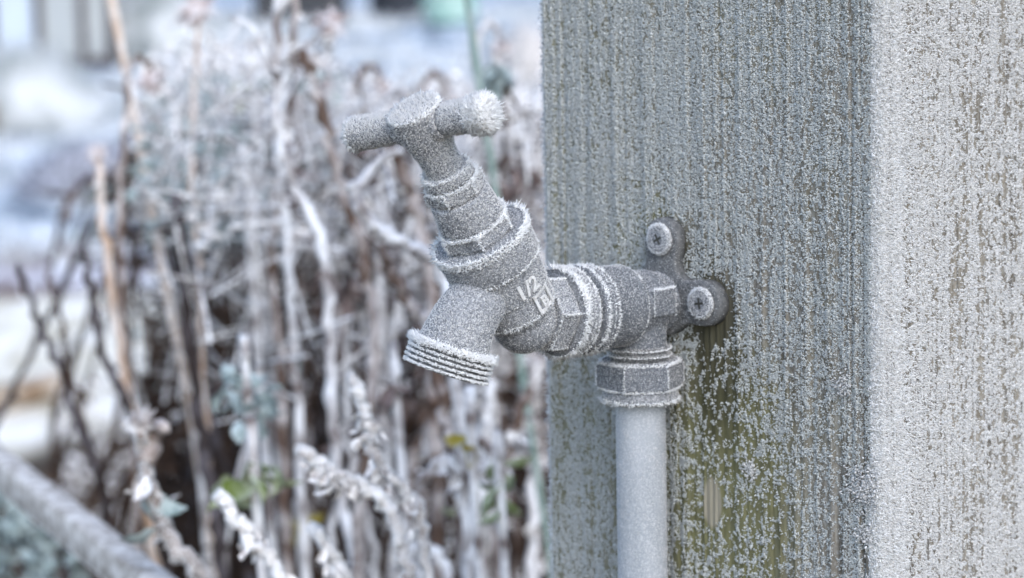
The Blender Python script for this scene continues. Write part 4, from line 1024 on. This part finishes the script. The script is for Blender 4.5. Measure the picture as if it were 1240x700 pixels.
# greenhouse
gD = 11.2
p0 = at(-230, 60, gD); p1 = at(138, 60, gD); gx0, gx1, gy = p0[0], p1[0], p0[1]; g0z = gzf(gx0, gy)
gh = thing('greenhouse', 'pale frosted greenhouse wall with dark uprights at the top left', 'greenhouse', (gx0, gy, g0z))
def addbox(name, lo, hi, mt, par): 
    o = link(name, new_mesh(name, *box(lo, hi), mt, smooth=False), par); return o
m, t, b = mat('frosted_pane', .35, .5); f = noise(t, 2.2, 4); t.links.new(ramp(t, f, [(.3, (.36, .42, .50)), (.7, (.50, .57, .65))]), b.inputs['Base Color']); M['pane'] = m
m, t, b = mat('grey_pane', .5, .5); f = noise(t, 2.2, 4); t.links.new(ramp(t, f, [(.3, (.30, .33, .35)), (.7, (.40, .42, .42))]), b.inputs['Base Color']); M['pane2'] = m
W_ = gx1 - gx0; px2x = lambda px: at(px, 40, gD)[0] - gx0
ups = [px2x(p) for p in (-180, -120, -66, -8, 48, 101, 134)]
for i, u in enumerate(ups): addbox('upright', (u - .017, -.03, 0), (u + .017, .03, 1.9), M['s_dark'], gh)
for i, (u, v) in enumerate(zip(ups[:-1], ups[1:])): addbox('pane', (u + .019, -.008, .06), (v - .019, .008, 1.86), M['pane2' if i >= 4 else 'pane'], gh)
addbox('base_rail', (0, -.04, -.02), (W_, .04, .055), M['s_dark'], gh)
for sx in (ups[0], ups[-1]): addbox('side_wall', (sx - .012, .035, 0), (sx + .012, 2.2, 1.85), M['pane2'], gh)
V = [(-.05, -.1, 1.905), (W_ + .05, -.1, 1.905), (W_ + .05, 1.1, 2.4), (-.05, 1.1, 2.4), (W_ + .05, 2.3, 1.905), (-.05, 2.3, 1.905)]
V = V + [(a, b_, c - .03) for a, b_, c in V]
link('roof', new_mesh('roof', V, [(0, 1, 2, 3), (3, 2, 4, 5), (6, 9, 8, 7), (9, 11, 10, 8), (0, 6, 7, 1), (5, 4, 10, 11), (0, 3, 9, 6), (3, 5, 11, 9), (1, 7, 8, 2), (2, 8, 10, 4)], M['pane'], smooth=False), gh)
def tub(label, px, ybot, D, rpx, mt, name='garden_tub'):
    c0 = at(px, ybot, D); r = rpx * D / FPX; z = gzf(c0[0], c0[1]); th = thing(name, label, 'tub', (c0[0], c0[1], z))
    v, f = lathe([(0, r * .55), (r * .10, r * .8), (r * .35, r * .95), (r * .9, r), (r * 1.1, r * 1.0), (r * 1.1, r * .92), (r * .9, r * .9), (r * .2, r * .75)], (0, 0, 0), (0, 0, 1), 40); link('bowl', new_mesh('bowl', v, f, M[mt]), th)
    v, f = lathe([(r * 1.02, r * 1.01), (r * 1.02, r * 1.07), (r * 1.1, r * 1.09), (r * 1.16, r * 1.05), (r * 1.16, r * .93), (r * 1.11, r * .91)], (0, 0, 0), (0, 0, 1), 40); link('rim', new_mesh('rim', v, f, M[mt]), th)
m, t, b = mat('black_plastic', .4, .5); f = noise(t, 9, 3); t.links.new(ramp(t, f, [(.3, (.012, .014, .02)), (.8, (.05, .055, .07))]), b.inputs['Base Color']); M['black'] = m
m, t, b = mat('green_plastic', .5, .5); f = noise(t, 9, 3); t.links.new(ramp(t, f, [(.3, (.22, .42, .36)), (.8, (.52, .66, .62))]), b.inputs['Base Color']); M['gplastic'] = m
tub('black rounded garden tub cut by the top edge', 480, 6, 13.6, 34, 'black')
tub('pale green tub beside the black one at the top edge', 545, 16, 13.0, 34, 'gplastic')
c0 = at(365, 14, 13.2); z = gzf(c0[0], c0[1]); tr = thing('plant_trough', 'low dark blue grey trough at the top edge left of the black tub', 'trough', (c0[0], c0[1], z))
addbox('trough_body', (-.26, -.1, 0), (.26, .1, .16), M['black'], tr); addbox('trough_rim', (-.28, -.12, .162), (.28, .12, .19), M['black'], tr)

# far hedge beyond the garden
def hedge():
    n = 30000; x = (rng.random(n) - .5) * 60; y = 40 + rng.random(n) * 2; z = rng.random(n) ** .8 * (2.4 + .7 * vnoise(x * .5, x * 0, 71)) + gz(x, y)
    P = np.stack([x, y, z], -1); o = crystals('far_hedge', P, rng.normal(size=(n, 3)), .35, .10, M['l_white'], None); o['label'] = 'frosted hedge far beyond the garden'
hedge()
